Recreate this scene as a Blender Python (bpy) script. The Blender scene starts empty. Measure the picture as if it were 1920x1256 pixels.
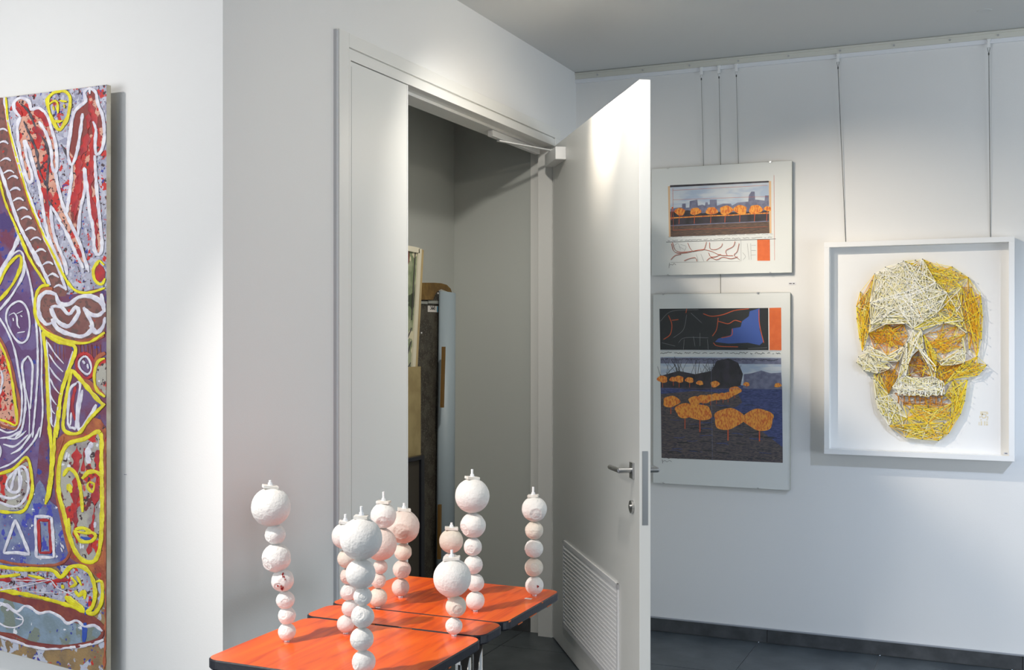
import bpy, bmesh, math, random
from mathutils import Vector, Matrix, noise
from mathutils.geometry import tessellate_polygon
random.seed(7)
S = bpy.context.scene
COL = S.collection

# ------------------------------------------------------------------ camera
F = 2104.0                      # focal length in pixels of the 1920 x 1256 frame
YAW = math.radians(23.66)       # the camera looks this far to the left of the room's +Y
H = 1.5
U0, V0 = 960.0, 629.5
AX = Vector((-math.sin(YAW), math.cos(YAW), 0)); RX = Vector((math.cos(YAW), math.sin(YAW), 0))
cam = bpy.data.objects.new('camera', bpy.data.cameras.new('camera')); COL.objects.link(cam)
cam.location = (0, 0, H); cam.rotation_euler = (math.pi/2, 0, YAW)
cam.data.sensor_width = 36; cam.data.lens = F*36/1920; cam.data.shift_y = 1.5/1920
cam.data.clip_start = 0.05
S.camera = cam
S.view_settings.view_transform = 'Standard'; S.view_settings.look = 'None'
S.view_settings.gamma = 1; S.view_settings.use_curve_mapping = False
S.view_settings.exposure = 0.0

# ------------------------------------------------------------------ light
w = bpy.data.worlds.new('sky'); S.world = w; w.use_nodes = True
w.node_tree.nodes['Background'].inputs[0].default_value = (0.62, 0.78, 1.0, 1)
w.node_tree.nodes['Background'].inputs[1].default_value = 1.0

def area(name, loc, target, sx, sy, power, col):
    l = bpy.data.lights.new(name, 'AREA'); l.shape = 'RECTANGLE'; l.size = sx; l.size_y = sy
    l.energy = power; l.color = col
    o = bpy.data.objects.new(name, l); COL.objects.link(o); o.location = loc
    o.rotation_euler = (Vector(target)-Vector(loc)).to_track_quat('-Z', 'Y').to_euler(); return o
def spot(name, loc, target, power, col, ang, blend=0.8, rad=0.02):
    l = bpy.data.lights.new(name, 'SPOT'); l.energy = power; l.color = col
    l.spot_size = math.radians(ang); l.spot_blend = blend; l.shadow_soft_size = rad
    o = bpy.data.objects.new(name, l); COL.objects.link(o); o.location = loc
    o.rotation_euler = (Vector(target)-Vector(loc)).to_track_quat('-Z', 'Y').to_euler(); return o
# daylight through the shop windows to the right and behind the camera
area('daylight_right', (4.3, 2.9, 0.95), (-0.2, 5.5, 0.2), 3.2, 1.5, 88, (0.84, 0.93, 1.0))
area('daylight_rear', (-4.2, -2.6, 1.2), (-1.7, 2.6, 0.7), 3.4, 2.0, 132, (0.94, 0.97, 1.0))
# ceiling spotlights, then one added cool fill
spot('spotlight_pictures', (-1.64, 4.06, 2.78), (-0.46, 5.53, 1.26), 130, (1, 0.87, 0.71), 66, 1.0, 0.025)
spot('spotlight_table', (-2.25, 1.05, 2.8), (-1.38, 2.74, 0.75), 235, (1.0, 0.93, 0.87), 44, 0.9, 0.03)
spot('spotlight_painting', (-3.2, 1.0, 2.8), (-2.5, 2.6, 1.5), 66, (1, 0.95, 0.90), 100, 1.0, 0.03)
spot('spotlight_side', (0.0, 2.3, 2.8), (-2.05, 3.6, 1.5), 52, (1, 0.91, 0.76), 82, 1.0, 0.06)
spot('spotlight_door', (-1.42, 3.45, 2.80), (-1.85, 4.8, 1.3), 74, (1, 0.95, 0.87), 98, 1.0, 0.04)
spot('cool_fill_light', (1.4, 3.3, 2.8), (0.1, 5.5, 0.1), 195, (0.62, 0.75, 1.0), 62, 1.0, 0.06)  # added bluish fill for the lower back wall, no real lamp of the room

# ------------------------------------------------------------------ helpers
def ray(u, v): return AX + RX*((u-U0)/F) + Vector((0, 0, (V0-v)/F))
CP = Vector((0, 0, H))
def on_x(u, v, X): d = ray(u, v); return CP + d*(X/d.x)
def on_y(u, v, Y): d = ray(u, v); return CP + d*(Y/d.y)
def on_z(u, v, Z): d = ray(u, v); return CP + d*((Z-H)/d.z)
def at_depth(u, v, z): return CP + ray(u, v)*z

def rgb(r, g, b):               # display values 0-255 -> linear
    f = lambda c: (c/255/12.92) if c/255 <= 0.04045 else ((c/255+0.055)/1.055)**2.4
    return (f(r), f(g), f(b), 1)
MATS = {}
def mat(name, col, rough=0.6, metal=0, spec=0.5, col2=None, scale=20, detail=4, bump=0, bscale=80, coat=0, stretch=None, lo=0.4, hi=0.6, crough=0.08):
    if name in MATS: return MATS[name]
    m = bpy.data.materials.new(name); m.use_nodes = True; nt = m.node_tree; b = nt.nodes['Principled BSDF']
    b.inputs['Base Color'].default_value = col; b.inputs['Roughness'].default_value = rough
    b.inputs['Metallic'].default_value = metal; b.inputs['Specular IOR Level'].default_value = spec
    b.inputs['Coat Weight'].default_value = coat; b.inputs['Coat Roughness'].default_value = crough
    tc = nt.nodes.new('ShaderNodeTexCoord'); mp = nt.nodes.new('ShaderNodeMapping')
    nt.links.new(tc.outputs['Object'], mp.inputs[0])
    if stretch: mp.inputs['Scale'].default_value = stretch
    if col2:
        n = nt.nodes.new('ShaderNodeTexNoise'); n.inputs['Scale'].default_value = scale; n.inputs['Detail'].default_value = detail
        nt.links.new(mp.outputs[0], n.inputs[0])
        r = nt.nodes.new('ShaderNodeValToRGB'); r.color_ramp.elements[0].position = lo; r.color_ramp.elements[1].position = hi
        r.color_ramp.elements[0].color = col; r.color_ramp.elements[1].color = col2
        nt.links.new(n.outputs[0], r.inputs[0]); nt.links.new(r.outputs[0], b.inputs['Base Color'])
    if bump:
        n = nt.nodes.new('ShaderNodeTexNoise'); n.inputs['Scale'].default_value = bscale; n.inputs['Detail'].default_value = 5
        nt.links.new(mp.outputs[0], n.inputs[0])
        bp = nt.nodes.new('ShaderNodeBump'); bp.inputs['Strength'].default_value = bump; bp.inputs['Distance'].default_value = 0.002
        nt.links.new(n.outputs[0], bp.inputs['Height']); nt.links.new(bp.outputs[0], b.inputs['Normal'])
    MATS[name] = m; return m
def speckle(name, base, spots, patch=None, scale=90):
    """oil ground with flung drops: base colour, then voronoi dots of each colour (flat paint on the panel)"""
    if name in MATS: return MATS[name]
    m = mat(name, base, 0.55, col2=patch or base, scale=14, detail=6, lo=0.45, hi=0.58, bump=0.5, bscale=160)
    nt = m.node_tree; b = nt.nodes['Principled BSDF']; src = b.inputs['Base Color'].links[0].from_socket
    mp = [n for n in nt.nodes if n.type == 'MAPPING'][0]
    for k, (c, sc, th) in enumerate(spots):
        no = nt.nodes.new('ShaderNodeTexNoise'); no.inputs['Scale'].default_value = sc*0.9; no.inputs['Detail'].default_value = 3
        mp2 = nt.nodes.new('ShaderNodeVectorMath'); mp2.operation = 'ADD'; mp2.inputs[1].default_value = (k*7.3, k*3.1, k*5.7)
        nt.links.new(mp.outputs[0], mp2.inputs[0]); nt.links.new(mp2.outputs[0], no.inputs[0])
        r = nt.nodes.new('ShaderNodeValToRGB'); r.color_ramp.elements[0].position = th; r.color_ramp.elements[1].position = th+0.02
        nt.links.new(no.outputs[0], r.inputs[0])
        mx = nt.nodes.new('ShaderNodeMix'); mx.data_type = 'RGBA'; mx.inputs[7].default_value = c
        nt.links.new(r.outputs[0], mx.inputs[0]); nt.links.new(src, mx.inputs[6]); src = mx.outputs[2]
    nt.links.new(src, b.inputs['Base Color']); return m

def put(name, bm, m, parent=None, smooth=False, label=None, kind=None, bevel=0):
    me = bpy.data.meshes.new(name)
    bmesh.ops.recalc_face_normals(bm, faces=bm.faces); bm.to_mesh(me); bm.free()
    if isinstance(m, (list, tuple)):
        for q in m: me.materials.append(q)
    else: me.materials.append(m)
    if smooth:
        for p in me.polygons: p.use_smooth = True
    o = bpy.data.objects.new(name, me); COL.objects.link(o)
    if parent: o.parent = parent; o.matrix_parent_inverse = Matrix.Translation(-parent.location) if False else Matrix.Identity(4)
    if label: o['label'] = label
    if kind: o['kind'] = kind
    if bevel:
        b = o.modifiers.new('bevel', 'BEVEL'); b.width = bevel; b.segments = 2; b.limit_method = 'ANGLE'
    return o
def rebase(root):
    """children are modelled in world space; put them in the root's space"""
    inv = root.matrix_basis.inverted()
    for c in root.children:
        c.matrix_basis = inv @ c.matrix_basis
def thing(name, loc, label=None, cat=None, group=None, kind=None):
    o = bpy.data.objects.new(name, None); COL.objects.link(o); o.location = loc; o.empty_display_size = 0.05
    tag(o, label, cat, group, kind); return o
def tag(o, label=None, cat=None, group=None, kind=None):
    for k, v in (('label', label), ('category', cat), ('group', group), ('kind', kind)):
        if v: o[k] = v
    return o
def box(bm, x0, x1, y0, y1, z0, z1, mtx=None):
    vs = [bm.verts.new((x, y, z)) for x in (x0, x1) for y in (y0, y1) for z in (z0, z1)]
    for f in ((0,1,3,2), (4,6,7,5), (0,4,5,1), (2,3,7,6), (0,2,6,4), (1,5,7,3)): bm.faces.new([vs[i] for i in f])
    if mtx is not None: bmesh.ops.transform(bm, matrix=mtx, verts=vs)
    return vs
def tube(bm, p, q, r, n=10, r2=None, caps=True):
    p, q = Vector(p), Vector(q); d = (q-p)
    if d.length < 1e-6: return
    qt = d.to_track_quat('Z', 'Y'); r2 = r if r2 is None else r2
    a = [bm.verts.new(p + qt @ Vector((r*math.cos(2*math.pi*k/n), r*math.sin(2*math.pi*k/n), 0))) for k in range(n)]
    b = [bm.verts.new(q + qt @ Vector((r2*math.cos(2*math.pi*k/n), r2*math.sin(2*math.pi*k/n), 0))) for k in range(n)]
    for k in range(n): bm.faces.new((a[k], a[(k+1) % n], b[(k+1) % n], b[k]))
    if caps: bm.faces.new(a[::-1]); bm.faces.new(b)
def polytube(bm, pts, r, n=6):
    for p, q in zip(pts, pts[1:]): tube(bm, p, q, r, n)
def prism(bm, pts, off, mi=0):
    """closed outline pts extruded by off, bottom and sides"""
    a = [bm.verts.new(p) for p in pts]; b = [bm.verts.new(Vector(p)+Vector(off)) for p in pts]
    fs = [bm.faces.new(a), bm.faces.new(b[::-1])]
    n = len(a)
    for k in range(n): fs.append(bm.faces.new((a[k], b[k], b[(k+1) % n], a[(k+1) % n])))
    for f in fs: f.material_index = mi
    return fs
def B(): return bmesh.new()
def boxo(name, x0, x1, y0, y1, z0, z1, m, parent=None, **k):
    bm = B(); box(bm, x0, x1, y0, y1, z0, z1); return put(name, bm, m, parent, **k)

# ------------------------------------------------------------------ materials of the room
M_wall = mat('wall_paint', (0.78, 0.775, 0.76, 1), 0.75, bump=0.12, bscale=260, spec=0.25)
M_ceil = mat('ceiling_paint', (0.62, 0.63, 0.62, 1), 0.85, bump=0.1, bscale=200, spec=0.2)
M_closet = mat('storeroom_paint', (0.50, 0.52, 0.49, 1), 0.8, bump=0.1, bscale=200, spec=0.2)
M_trim = mat('trim_lacquer', (0.78, 0.775, 0.74, 1), 0.35, bump=0.03, bscale=60)
M_leaf = mat('door_lacquer', (0.76, 0.76, 0.73, 1), 0.4, bump=0.03, bscale=60)
M_tile = mat('slate_tile', rgb(66, 73, 78), 0.42, col2=rgb(86, 93, 97), scale=7, detail=8, bump=0.25, bscale=60, lo=0.35, hi=0.7)
M_skirt = mat('skirting_tile', rgb(58, 60, 62), 0.55, col2=rgb(78, 80, 82), scale=14, detail=8, bump=0.3, bscale=90, lo=0.35, hi=0.7)
M_grout = mat('grout', rgb(128, 130, 128), 0.9)
M_white = mat('white_paint', (0.86, 0.86, 0.85, 1), 0.4)
M_rail = mat('rail_aluminium', (0.80, 0.81, 0.83, 1), 0.35)
M_railc = mat('rail_cream', (0.66, 0.65, 0.58, 1), 0.45)
M_steel = mat('steel', (0.55, 0.55, 0.55, 1), 0.3, 1)
M_dark = mat('dark_metal', (0.09, 0.09, 0.085, 1), 0.4, 0.7)
M_chrome = mat('chrome', (0.85, 0.86, 0.88, 1), 0.12, 1)
M_black = mat('black_plastic', (0.012, 0.013, 0.018, 1), 0.35)

# ------------------------------------------------------------------ room shell
XD = -2.056; YB = 5.529; YF = 2.621; CE = 2.878
YO0 = on_x(629, 600, XD).y; YO1 = 5.187          # outer edge of the frame, hinge side of the opening
YL0 = on_x(651, 600, XD).y; YL1 = on_x(757, 600, XD).y   # fixed leaf
ZO = on_x(757.5, 158.5, XD).z                    # clear height of the opening
ZG = on_x(647, 91, XD).z; ZT = on_x(629, 54, XD).z
CX = -2.63                                       # back of the storeroom
bm = B()
box(bm, XD-0.138, XD, YF, YO0+0.02, 0, CE); box(bm, XD-0.138, XD, YO0+0.02, YO1+0.06, ZT-0.03, CE); box(bm, XD-0.138, XD, YO1+0.06, YB, 0, CE)
put('wall_left', bm, M_wall, kind='structure')
put_ = boxo('wall_near_left', -7, XD-0.138, YF, YF+0.14, 0, CE, M_wall, kind='structure')
# close the end of that wall flush with the door wall
boxo('wall_back', XD-0.138, 4.6, YB, YB+0.15, 0, CE, M_wall, kind='structure')
boxo('ceiling', -7, 4.8, -3.6, YB+0.15, CE, CE+0.12, M_ceil, kind='structure')
bm = B(); box(bm, 4.6, 4.75, -3.6, 0.7, 0, CE); box(bm, 4.6, 4.75, 4.5, YB, 0, CE); box(bm, 4.6, 4.75, 0.7, 4.5, 0, 0.2); box(bm, 4.6, 4.75, 0.7, 4.5, 2.3, CE)
put('wall_right', bm, M_wall, kind='structure')
bm = B(); box(bm, -7, -4.3, -3.75, -3.6, 0, CE); box(bm, 1.1, 4.6, -3.75, -3.6, 0, CE); box(bm, -4.3, 1.1, -3.75, -3.6, 0, 0.2); box(bm, -4.3, 1.1, -3.75, -3.6, 2.6, CE)
put('wall_rear', bm, M_wall, kind='structure')
boxo('wall_far_left', -7.15, -7, -3.6, YF, 0, CE, M_wall, kind='structure')
# storeroom
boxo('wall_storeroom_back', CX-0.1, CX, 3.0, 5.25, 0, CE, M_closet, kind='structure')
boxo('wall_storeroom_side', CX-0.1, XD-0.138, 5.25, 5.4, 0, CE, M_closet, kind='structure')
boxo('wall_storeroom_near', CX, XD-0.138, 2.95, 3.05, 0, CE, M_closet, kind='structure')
# floor with separate slate tiles
T = 0.5675
fl = boxo('floor', -7, 4.7, -3.6, YB, -0.12, -0.004, M_grout, kind='structure')
tm = bpy.data.meshes.new('tile'); bm = B(); g = 0.0022
box(bm, g, T-g, g, T-g, -0.003, 0.0); bm.to_mesh(tm); bm.free(); tm.materials.append(M_tile)
X0 = -1.1
for i in range(-4, 9):
    for j in range(1, 16):
        x, y = X0+i*T, YB-j*T
        if x > 3.6 or (x < XD-T and y < 1.5 and i < -3): continue
        if y < -2.6: continue
        o = bpy.data.objects.new('tile', tm); COL.objects.link(o); o.location = (x, y, -0.0005); o.parent = fl
# skirting of tile strips
sk = boxo('baseboard_back', XD+0.02, 4.6, YB-0.006, YB, 0, 0.064, M_grout, kind='structure')
xs = [0.077-3*T*2+0.0, 0.077-T*2, 0.077, 0.077+T*2, 0.077+4*T, 0.077+6*T, 4.6]
xs[0] = XD+0.06
for a, b in zip(xs, xs[1:]):
    boxo('skirting_tile', a+0.0015, b-0.0015, YB-0.014, YB-0.004, 0.003, 0.066, M_skirt, sk, bevel=0.001)
cap = boxo('skirting_bead', XD+0.06, 4.6, YB-0.016, YB-0.003, 0.0662, 0.0712, mat('bead', rgb(150, 153, 158), 0.5), sk, label='pale grey sealing bead above the tiles')
sk2 = boxo('baseboard_storeroom', CX, XD-0.138, 5.238, 5.25, 0.0, 0.07, M_skirt, kind='structure')
boxo('baseboard_left', XD, XD+0.012, YF, YO0-0.002, 0.0, 0.07, M_skirt, kind='structure')

# ------------------------------------------------------------------ hanging rail along the ceiling of the back wall
tr = boxo('trim_1', XD, 4.6, YB-0.012, YB, CE-0.036, CE, M_railc, kind='structure')
boxo('rail_lip', XD, 4.6, YB-0.019, YB-0.012, CE-0.012, CE-0.004, M_railc, tr)
boxo('hanging_rail', XD, 4.6, YB-0.014, YB, CE-0.056, CE-0.037, M_rail, tr, label='white aluminium rail below the cream profile')
for u in (1120, 1205, 1293, 1384, 1478, 1575, 1676, 1781, 1871):
    p = on_y(u, 132-(u-1080)*0.0945, YB-0.012)
    bm = B(); tube(bm, (p.x, YB-0.0165, CE-0.022), (p.x, YB-0.010, CE-0.022), 0.0045, 8)
    put('screw', bm, M_steel, tr)

# ------------------------------------------------------------------ door frame, fixed leaf
PR = 0.016                                      # the casing stands this far proud of the wall
fr = thing('trim_2', (XD, YO0, 0), kind='structure')
zi = ZG                                         # underside of the outer head
def fpart(name, *a, m=M_trim, **k):
    return boxo(name, *a, m, fr, **k)
fpart('casing', XD-0.02, XD+PR, YO0, YL0-0.012, 0, ZT, bevel=0.0015)
fpart('casing', XD-0.02, XD+PR, YL0-0.012, YO1+0.075, zi+0.004, ZT, bevel=0.0015)
fpart('casing', XD-0.02, XD+PR, YO1+0.008, YO1+0.075, 0, zi+0.004, bevel=0.0015)
fpart('shadow_gap', XD-0.02, XD+PR-0.010, YL0-0.012, YO1, zi-0.003, zi+0.004)
fpart('inner_head', XD-0.02, XD+PR, YL0-0.012, YO1, ZO, zi-0.003, bevel=0.001)
fpart('inner_stile', XD-0.02, XD+PR, YL0-0.012, YL0-0.002, 0, ZO, bevel=0.001)
fpart('rebate_head', XD-0.042, XD-0.02, YL0-0.012, YO1, ZO, ZT-0.03)
fpart('door_stop', XD-0.138, XD-0.042, YL0-0.012, YO1, ZO-0.012, ZT-0.03, bevel=0.001)
fpart('jamb', XD-0.075, XD-0.0, YO1, YO1+0.06, 0, ZO, bevel=0.001)
fpart('jamb', XD-0.138, XD-0.075, YO1+0.055, YO1+0.062, 0, ZO)
fpart('edge_strip', XD, XD+PR-0.004, YO0-0.012, YO0, 0, ZT-0.004, label='narrow grey strip coloured as the shaded side of the casing', m=mat('strip', rgb(196, 198, 202), 0.5))  # the grey puts the shade on the casing's side into the colour
# closer track under the head
pa, pb = on_z(925, 250, ZO-0.03), None
yt0 = on_x(925, 250, XD-0.05).y
fpart('closer_track', XD-0.078, XD-0.052, yt0, YO1-0.03, ZO-0.040, ZO-0.0125, m=M_white, bevel=0.001, label='white sliding track of the door closer')
rebase(fr)
d2 = boxo('door_2', XD-0.03, XD+PR-0.003, YL0, YL1, 0.006, ZO-0.003, M_leaf, kind='structure', bevel=0.001)
boxo('edge_seam', XD+PR-0.003, XD+PR-0.0022, YL0+0.005, YL0+0.007, 0.02, ZO-0.02, mat('seam', (0.5, 0.5, 0.48, 1), 0.5), d2)
boxo('meeting_bead', XD-0.03, XD+PR-0.001, YL1, YL1+0.006, 0.006, ZO-0.003, M_white, d2, label='bright narrow bead on the meeting edge')

# ------------------------------------------------------------------ open leaf (modelled closed along -Y from the hinge, then swung)
HL = Vector((XD+0.008, YO1-0.008, 0)); LE = 1.50; TH = 0.042
fe = Vector((-1.215, 3.93, 0)); ang = math.atan2(fe.y-HL.y, fe.x-HL.x)
LE = (fe-HL).length
R = Matrix.Translation(HL) @ Matrix.Rotation(ang, 4, 'Z')   # local +x runs along the leaf, local -y is the face seen
bm = B(); box(bm, 0, LE, 0, TH, 0.008, ZO-0.006)
dr = put('door_1', bm, M_leaf, kind='structure', bevel=0.0015); dr.matrix_world = R
def dp(name, *a, m=M_white, parent=None, **k): return boxo(name, *a, m, parent or dr, **k)
gx0, gx1, gz0, gz1 = 0.17*LE, 0.82*LE, 0.126, 0.536
bm = B()
for a in ((gx0, gx1, gz0, gz0+0.022), (gx0, gx1, gz1-0.022, gz1), (gx0, gx0+0.022, gz0, gz1), (gx1-0.022, gx1, gz0, gz1)):
    box(bm, a[0], a[1], -0.008, -0.0002, a[2], a[3])
M_gril = mat('grille_white', (0.84, 0.84, 0.85, 1), 0.35)
gr = put('ventilation_grille', bm, M_gril, dr, label='white louvred ventilation grille low on the leaf', bevel=0.001)
M_gback = mat('grille_back', (0.40, 0.41, 0.42, 1), 0.6)
boxo('grille_back', gx0+0.02, gx1-0.02, -0.0012, -0.0003, gz0+0.02, gz1-0.02, M_gback, gr)
n = 20; hgt = (gz1-gz0-0.044)/n
bm = B(); box(bm, gx0+0.021, gx1-0.021, -0.0008, 0.0008, -0.008, 0.008); sm = bpy.data.meshes.new('slat'); bm.to_mesh(sm); bm.free(); sm.materials.append(M_gril)
for k in range(n):
    o = bpy.data.objects.new('slat', sm); COL.objects.link(o); o.parent = gr
    o.location = (0, -0.005, gz0+0.022+hgt*(k+0.5)); o.rotation_euler = (math.radians(-28), 0, 0)
hx = LE-0.085; hz = 1.0
for sgn, off in ((-1, 0.0), (1, TH)):
    bm = B(); y = off+sgn*0.0035
    box(bm, hx-0.022, hx+0.022, min(off, off+sgn*0.008), max(off, off+sgn*0.008), hz-0.03, hz+0.03)
    tube(bm, (hx, off, hz), (hx, off+sgn*0.055, hz), 0.010, 12)
    polytube(bm, [(hx+0.006, off+sgn*0.052, hz), (hx-0.06, off+sgn*0.054, hz), (hx-0.135, off+sgn*0.052, hz-0.002)], 0.0095, 12)
    put('lever_handle', bm, M_steel, dr, smooth=False, bevel=0.001, label='brushed metal lever handle')
    bm = B(); tube(bm, (hx, off, hz-0.135), (hx, off+sgn*0.010, hz-0.135), 0.024, 18); tube(bm, (hx, off, hz-0.135), (hx, off+sgn*0.015, hz-0.135), 0.009, 12)
    put('lock_rosette', bm, M_steel, dr, label='round metal lock rosette')
bm = B(); box(bm, LE, LE+0.0015, 0.010, 0.032, hz-0.19, hz+0.08)
put('lock_plate', bm, M_steel, dr)
boxo('closer_body', 0.055, 0.30, -0.052, -0.0005, ZO-0.112, ZO-0.052, M_white, dr, bevel=0.003, label='white door closer box at the top of the leaf')
bm = B(); box(bm, 0.118, 0.152, -0.045, -0.012, ZO-0.052, ZO-0.044)
put('closer_spindle', bm, M_steel, dr)
# arm from the spindle to the slider in the track
Ri = R.inverted(); q = Ri @ Vector((XD-0.065, yt0+0.10, ZO-0.045)); p = Vector((0.135, -0.03, ZO-0.047))
bm = B(); d = (q-p); L = d.length; an = math.atan2(d.y, d.x)
box(bm, -0.012, L+0.008, -0.010, 0.010, -0.003, 0.003, Matrix.Translation(p+Vector((0, 0, 0.001))) @ Matrix.Rotation(an, 4, 'Z'))
put('closer_arm', bm, M_white, dr, bevel=0.001)
for z in (0.25, 1.2, ZO-0.25):
    bm = B(); tube(bm, (-0.006, TH*0.9, z-0.05), (-0.006, TH*0.9, z+0.05), 0.008, 10); put('hinge', bm, M_steel, dr)

# ------------------------------------------------------------------ tables
HT = 0.75; ET = 0.024
def formica():
    m = bpy.data.materials.new('orange_formica'); m.use_nodes = True; nt = m.node_tree; b = nt.nodes['Principled BSDF']
    tc = nt.nodes.new('ShaderNodeTexCoord'); mp = nt.nodes.new('ShaderNodeMapping'); mp.inputs['Scale'].default_value = (26, 2.2, 4)
    nt.links.new(tc.outputs['Object'], mp.inputs[0])
    n = nt.nodes.new('ShaderNodeTexNoise'); n.inputs['Scale'].default_value = 1.6; n.inputs['Detail'].default_value = 7; n.inputs['Distortion'].default_value = 0.8
    nt.links.new(mp.outputs[0], n.inputs[0])
    r = nt.nodes.new('ShaderNodeValToRGB'); e = r.color_ramp.elements
    e[0].position = 0.34; e[0].color = rgb(222, 74, 6); e[1].position = 0.66; e[1].color = rgb(252, 112, 12)
    k = e.new(0.5); k.color = rgb(248, 96, 6)
    nt.links.new(n.outputs[0], r.inputs[0]); nt.links.new(r.outputs[0], b.inputs['Base Color'])
    b.inputs['Roughness'].default_value = 0.34; b.inputs['Specular IOR Level'].default_value = 0.38; b.inputs['Coat Weight'].default_value = 0.16; b.inputs['Coat Roughness'].default_value = 0.06
    return m
M_form = formica()
M_edge = mat('black_edge', (0.012, 0.014, 0.022, 1), 0.35, bump=0.2, bscale=90)
M_wear = mat('worn_edge', rgb(190, 96, 40), 0.6)
def rrect(x0, x1, y0, y1, r, n=6):
    pts = []
    for cx, cy, a0 in ((x1-r, y1-r, 0), (x0+r, y1-r, 90), (x0+r, y0+r, 180), (x1-r, y0+r, 270)):
        for k in range(n+1):
            a = math.radians(a0+90*k/n); pts.append((cx+r*math.cos(a), cy+r*math.sin(a)))
    return pts
def ttop(name, x0, x1, y0, y1, parent, label=None):
    o1 = rrect(x0, x1, y0, y1, 0.035); i1 = rrect(x0+0.003, x1-0.003, y0+0.003, y1-0.003, 0.033)
    bm = B(); prism(bm, [Vector((x, y, HT-ET)) for x, y in i1], (0, 0, ET))
    t = put(name, bm, [M_form, mat('board_underside', rgb(120, 112, 104), 0.8)], parent, label=label)
    for f in t.data.polygons: f.material_index = 1 if abs(f.center.z-(HT-ET)) < 1e-4 else 0
    bm = B(); n = len(o1)
    rows = [[bm.verts.new((x, y, z)) for x, y in pts] for pts, z in ((i1, HT-0.0003), (o1, HT-0.003), (o1, HT-ET+0.003), (i1, HT-ET-0.001))]
    for a, b in zip(rows, rows[1:]):
        for k in range(n): bm.faces.new((a[k], a[(k+1) % n], b[(k+1) % n], b[k]))
    put('edge_band', bm, M_edge, parent, label='black rubber edge band')
    return t
def wear(pts, parent):
    bm = B()
    for (x, y, z, l, axis) in pts:
        if axis == 'y': box(bm, x-0.0008, x+0.0010, y, y+l, z, z+0.003)
        else: box(bm, x, x+l, y-0.0010, y+0.0008, z, z+0.003)
    put('worn_chips', bm, M_wear, parent, label='orange brown chips along the edge band', kind='stuff')
def legs(spots, parent, rails):
    for x, y in spots:
        bm = B(); tube(bm, (x, y, 0.012), (x, y, HT-ET-0.02), 0.0125, 16)
        l = put('leg', bm, M_chrome, parent, smooth=False)
        for p_ in l.data.polygons: p_.use_smooth = len(p_.vertices) == 4
        bm = B(); tube(bm, (x, y, 0), (x, y, 0.03), 0.0155, 14, 0.0145); put('foot_cap', bm, M_black, l)
    for a in rails: boxo('apron_rail', *a, HT-ET-0.04, HT-ET-0.0005, M_steel, parent)
T1 = (-1.705, -1.182, 2.10, 2.525)
t1 = thing('formica_table', (-1.44, 2.31, 0), 'orange wood-grain laminate table nearest the camera, black edged, chrome legged', 'table', 'orange laminate tables')
ttop('tabletop', *T1, t1); legs([(-1.66, 2.15), (-1.30, 2.15), (-1.66, 2.495), (-1.218, 2.497)], t1, [(-1.65, -1.23, 2.49, 2.504), (-1.65, -1.31, 2.143, 2.157), (-1.50, -1.486, 2.16, 2.49)])
wear([(-1.182, 2.2, HT-ET, 0.02, 'y'), (-1.182, 2.33, HT-ET, 0.012, 'y')], t1); rebase(t1)
t2 = thing('formica_table', (-1.455, 2.82, 0), 'orange laminate table with a pulled-out leaf, in front of the doorway', 'table', 'orange laminate tables')
ttop('tabletop', -1.725, -1.190, 2.533, 2.672, t2)
ttop('extension_leaf', -1.735, -1.192, 2.676, 3.085, t2, 'far leaf of the table top')
legs([(-1.68, 2.60), (-1.235, 2.60), (-1.68, 2.99), (-1.48, 2.99)], t2, [(-1.67, -1.247, 2.593, 2.607), (-1.67, -1.49, 2.983, 2.997), (-1.60, -1.586, 2.61, 2.98)])
wear([(-1.192, 2.70, HT-0.004, 0.012, 'y'), (-1.192, 2.76, HT-ET-0.001, 0.03, 'y'), (-1.192, 2.84, HT-ET, 0.05, 'y'), (-1.192, 2.93, HT-0.004, 0.008, 'y'), (-1.192, 2.97, HT-ET, 0.03, 'y'), (-1.55, 2.533, HT-0.003, 0.05, 'x'), (-1.42, 2.533, HT-0.004, 0.03, 'x')], t2)
boxo('paper_scrap', -1.252, -1.232, 2.945, 2.957, HT+0.0001, HT+0.0008, M_white, t2, label='tiny white label near the corner')
rebase(t2)

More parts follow.
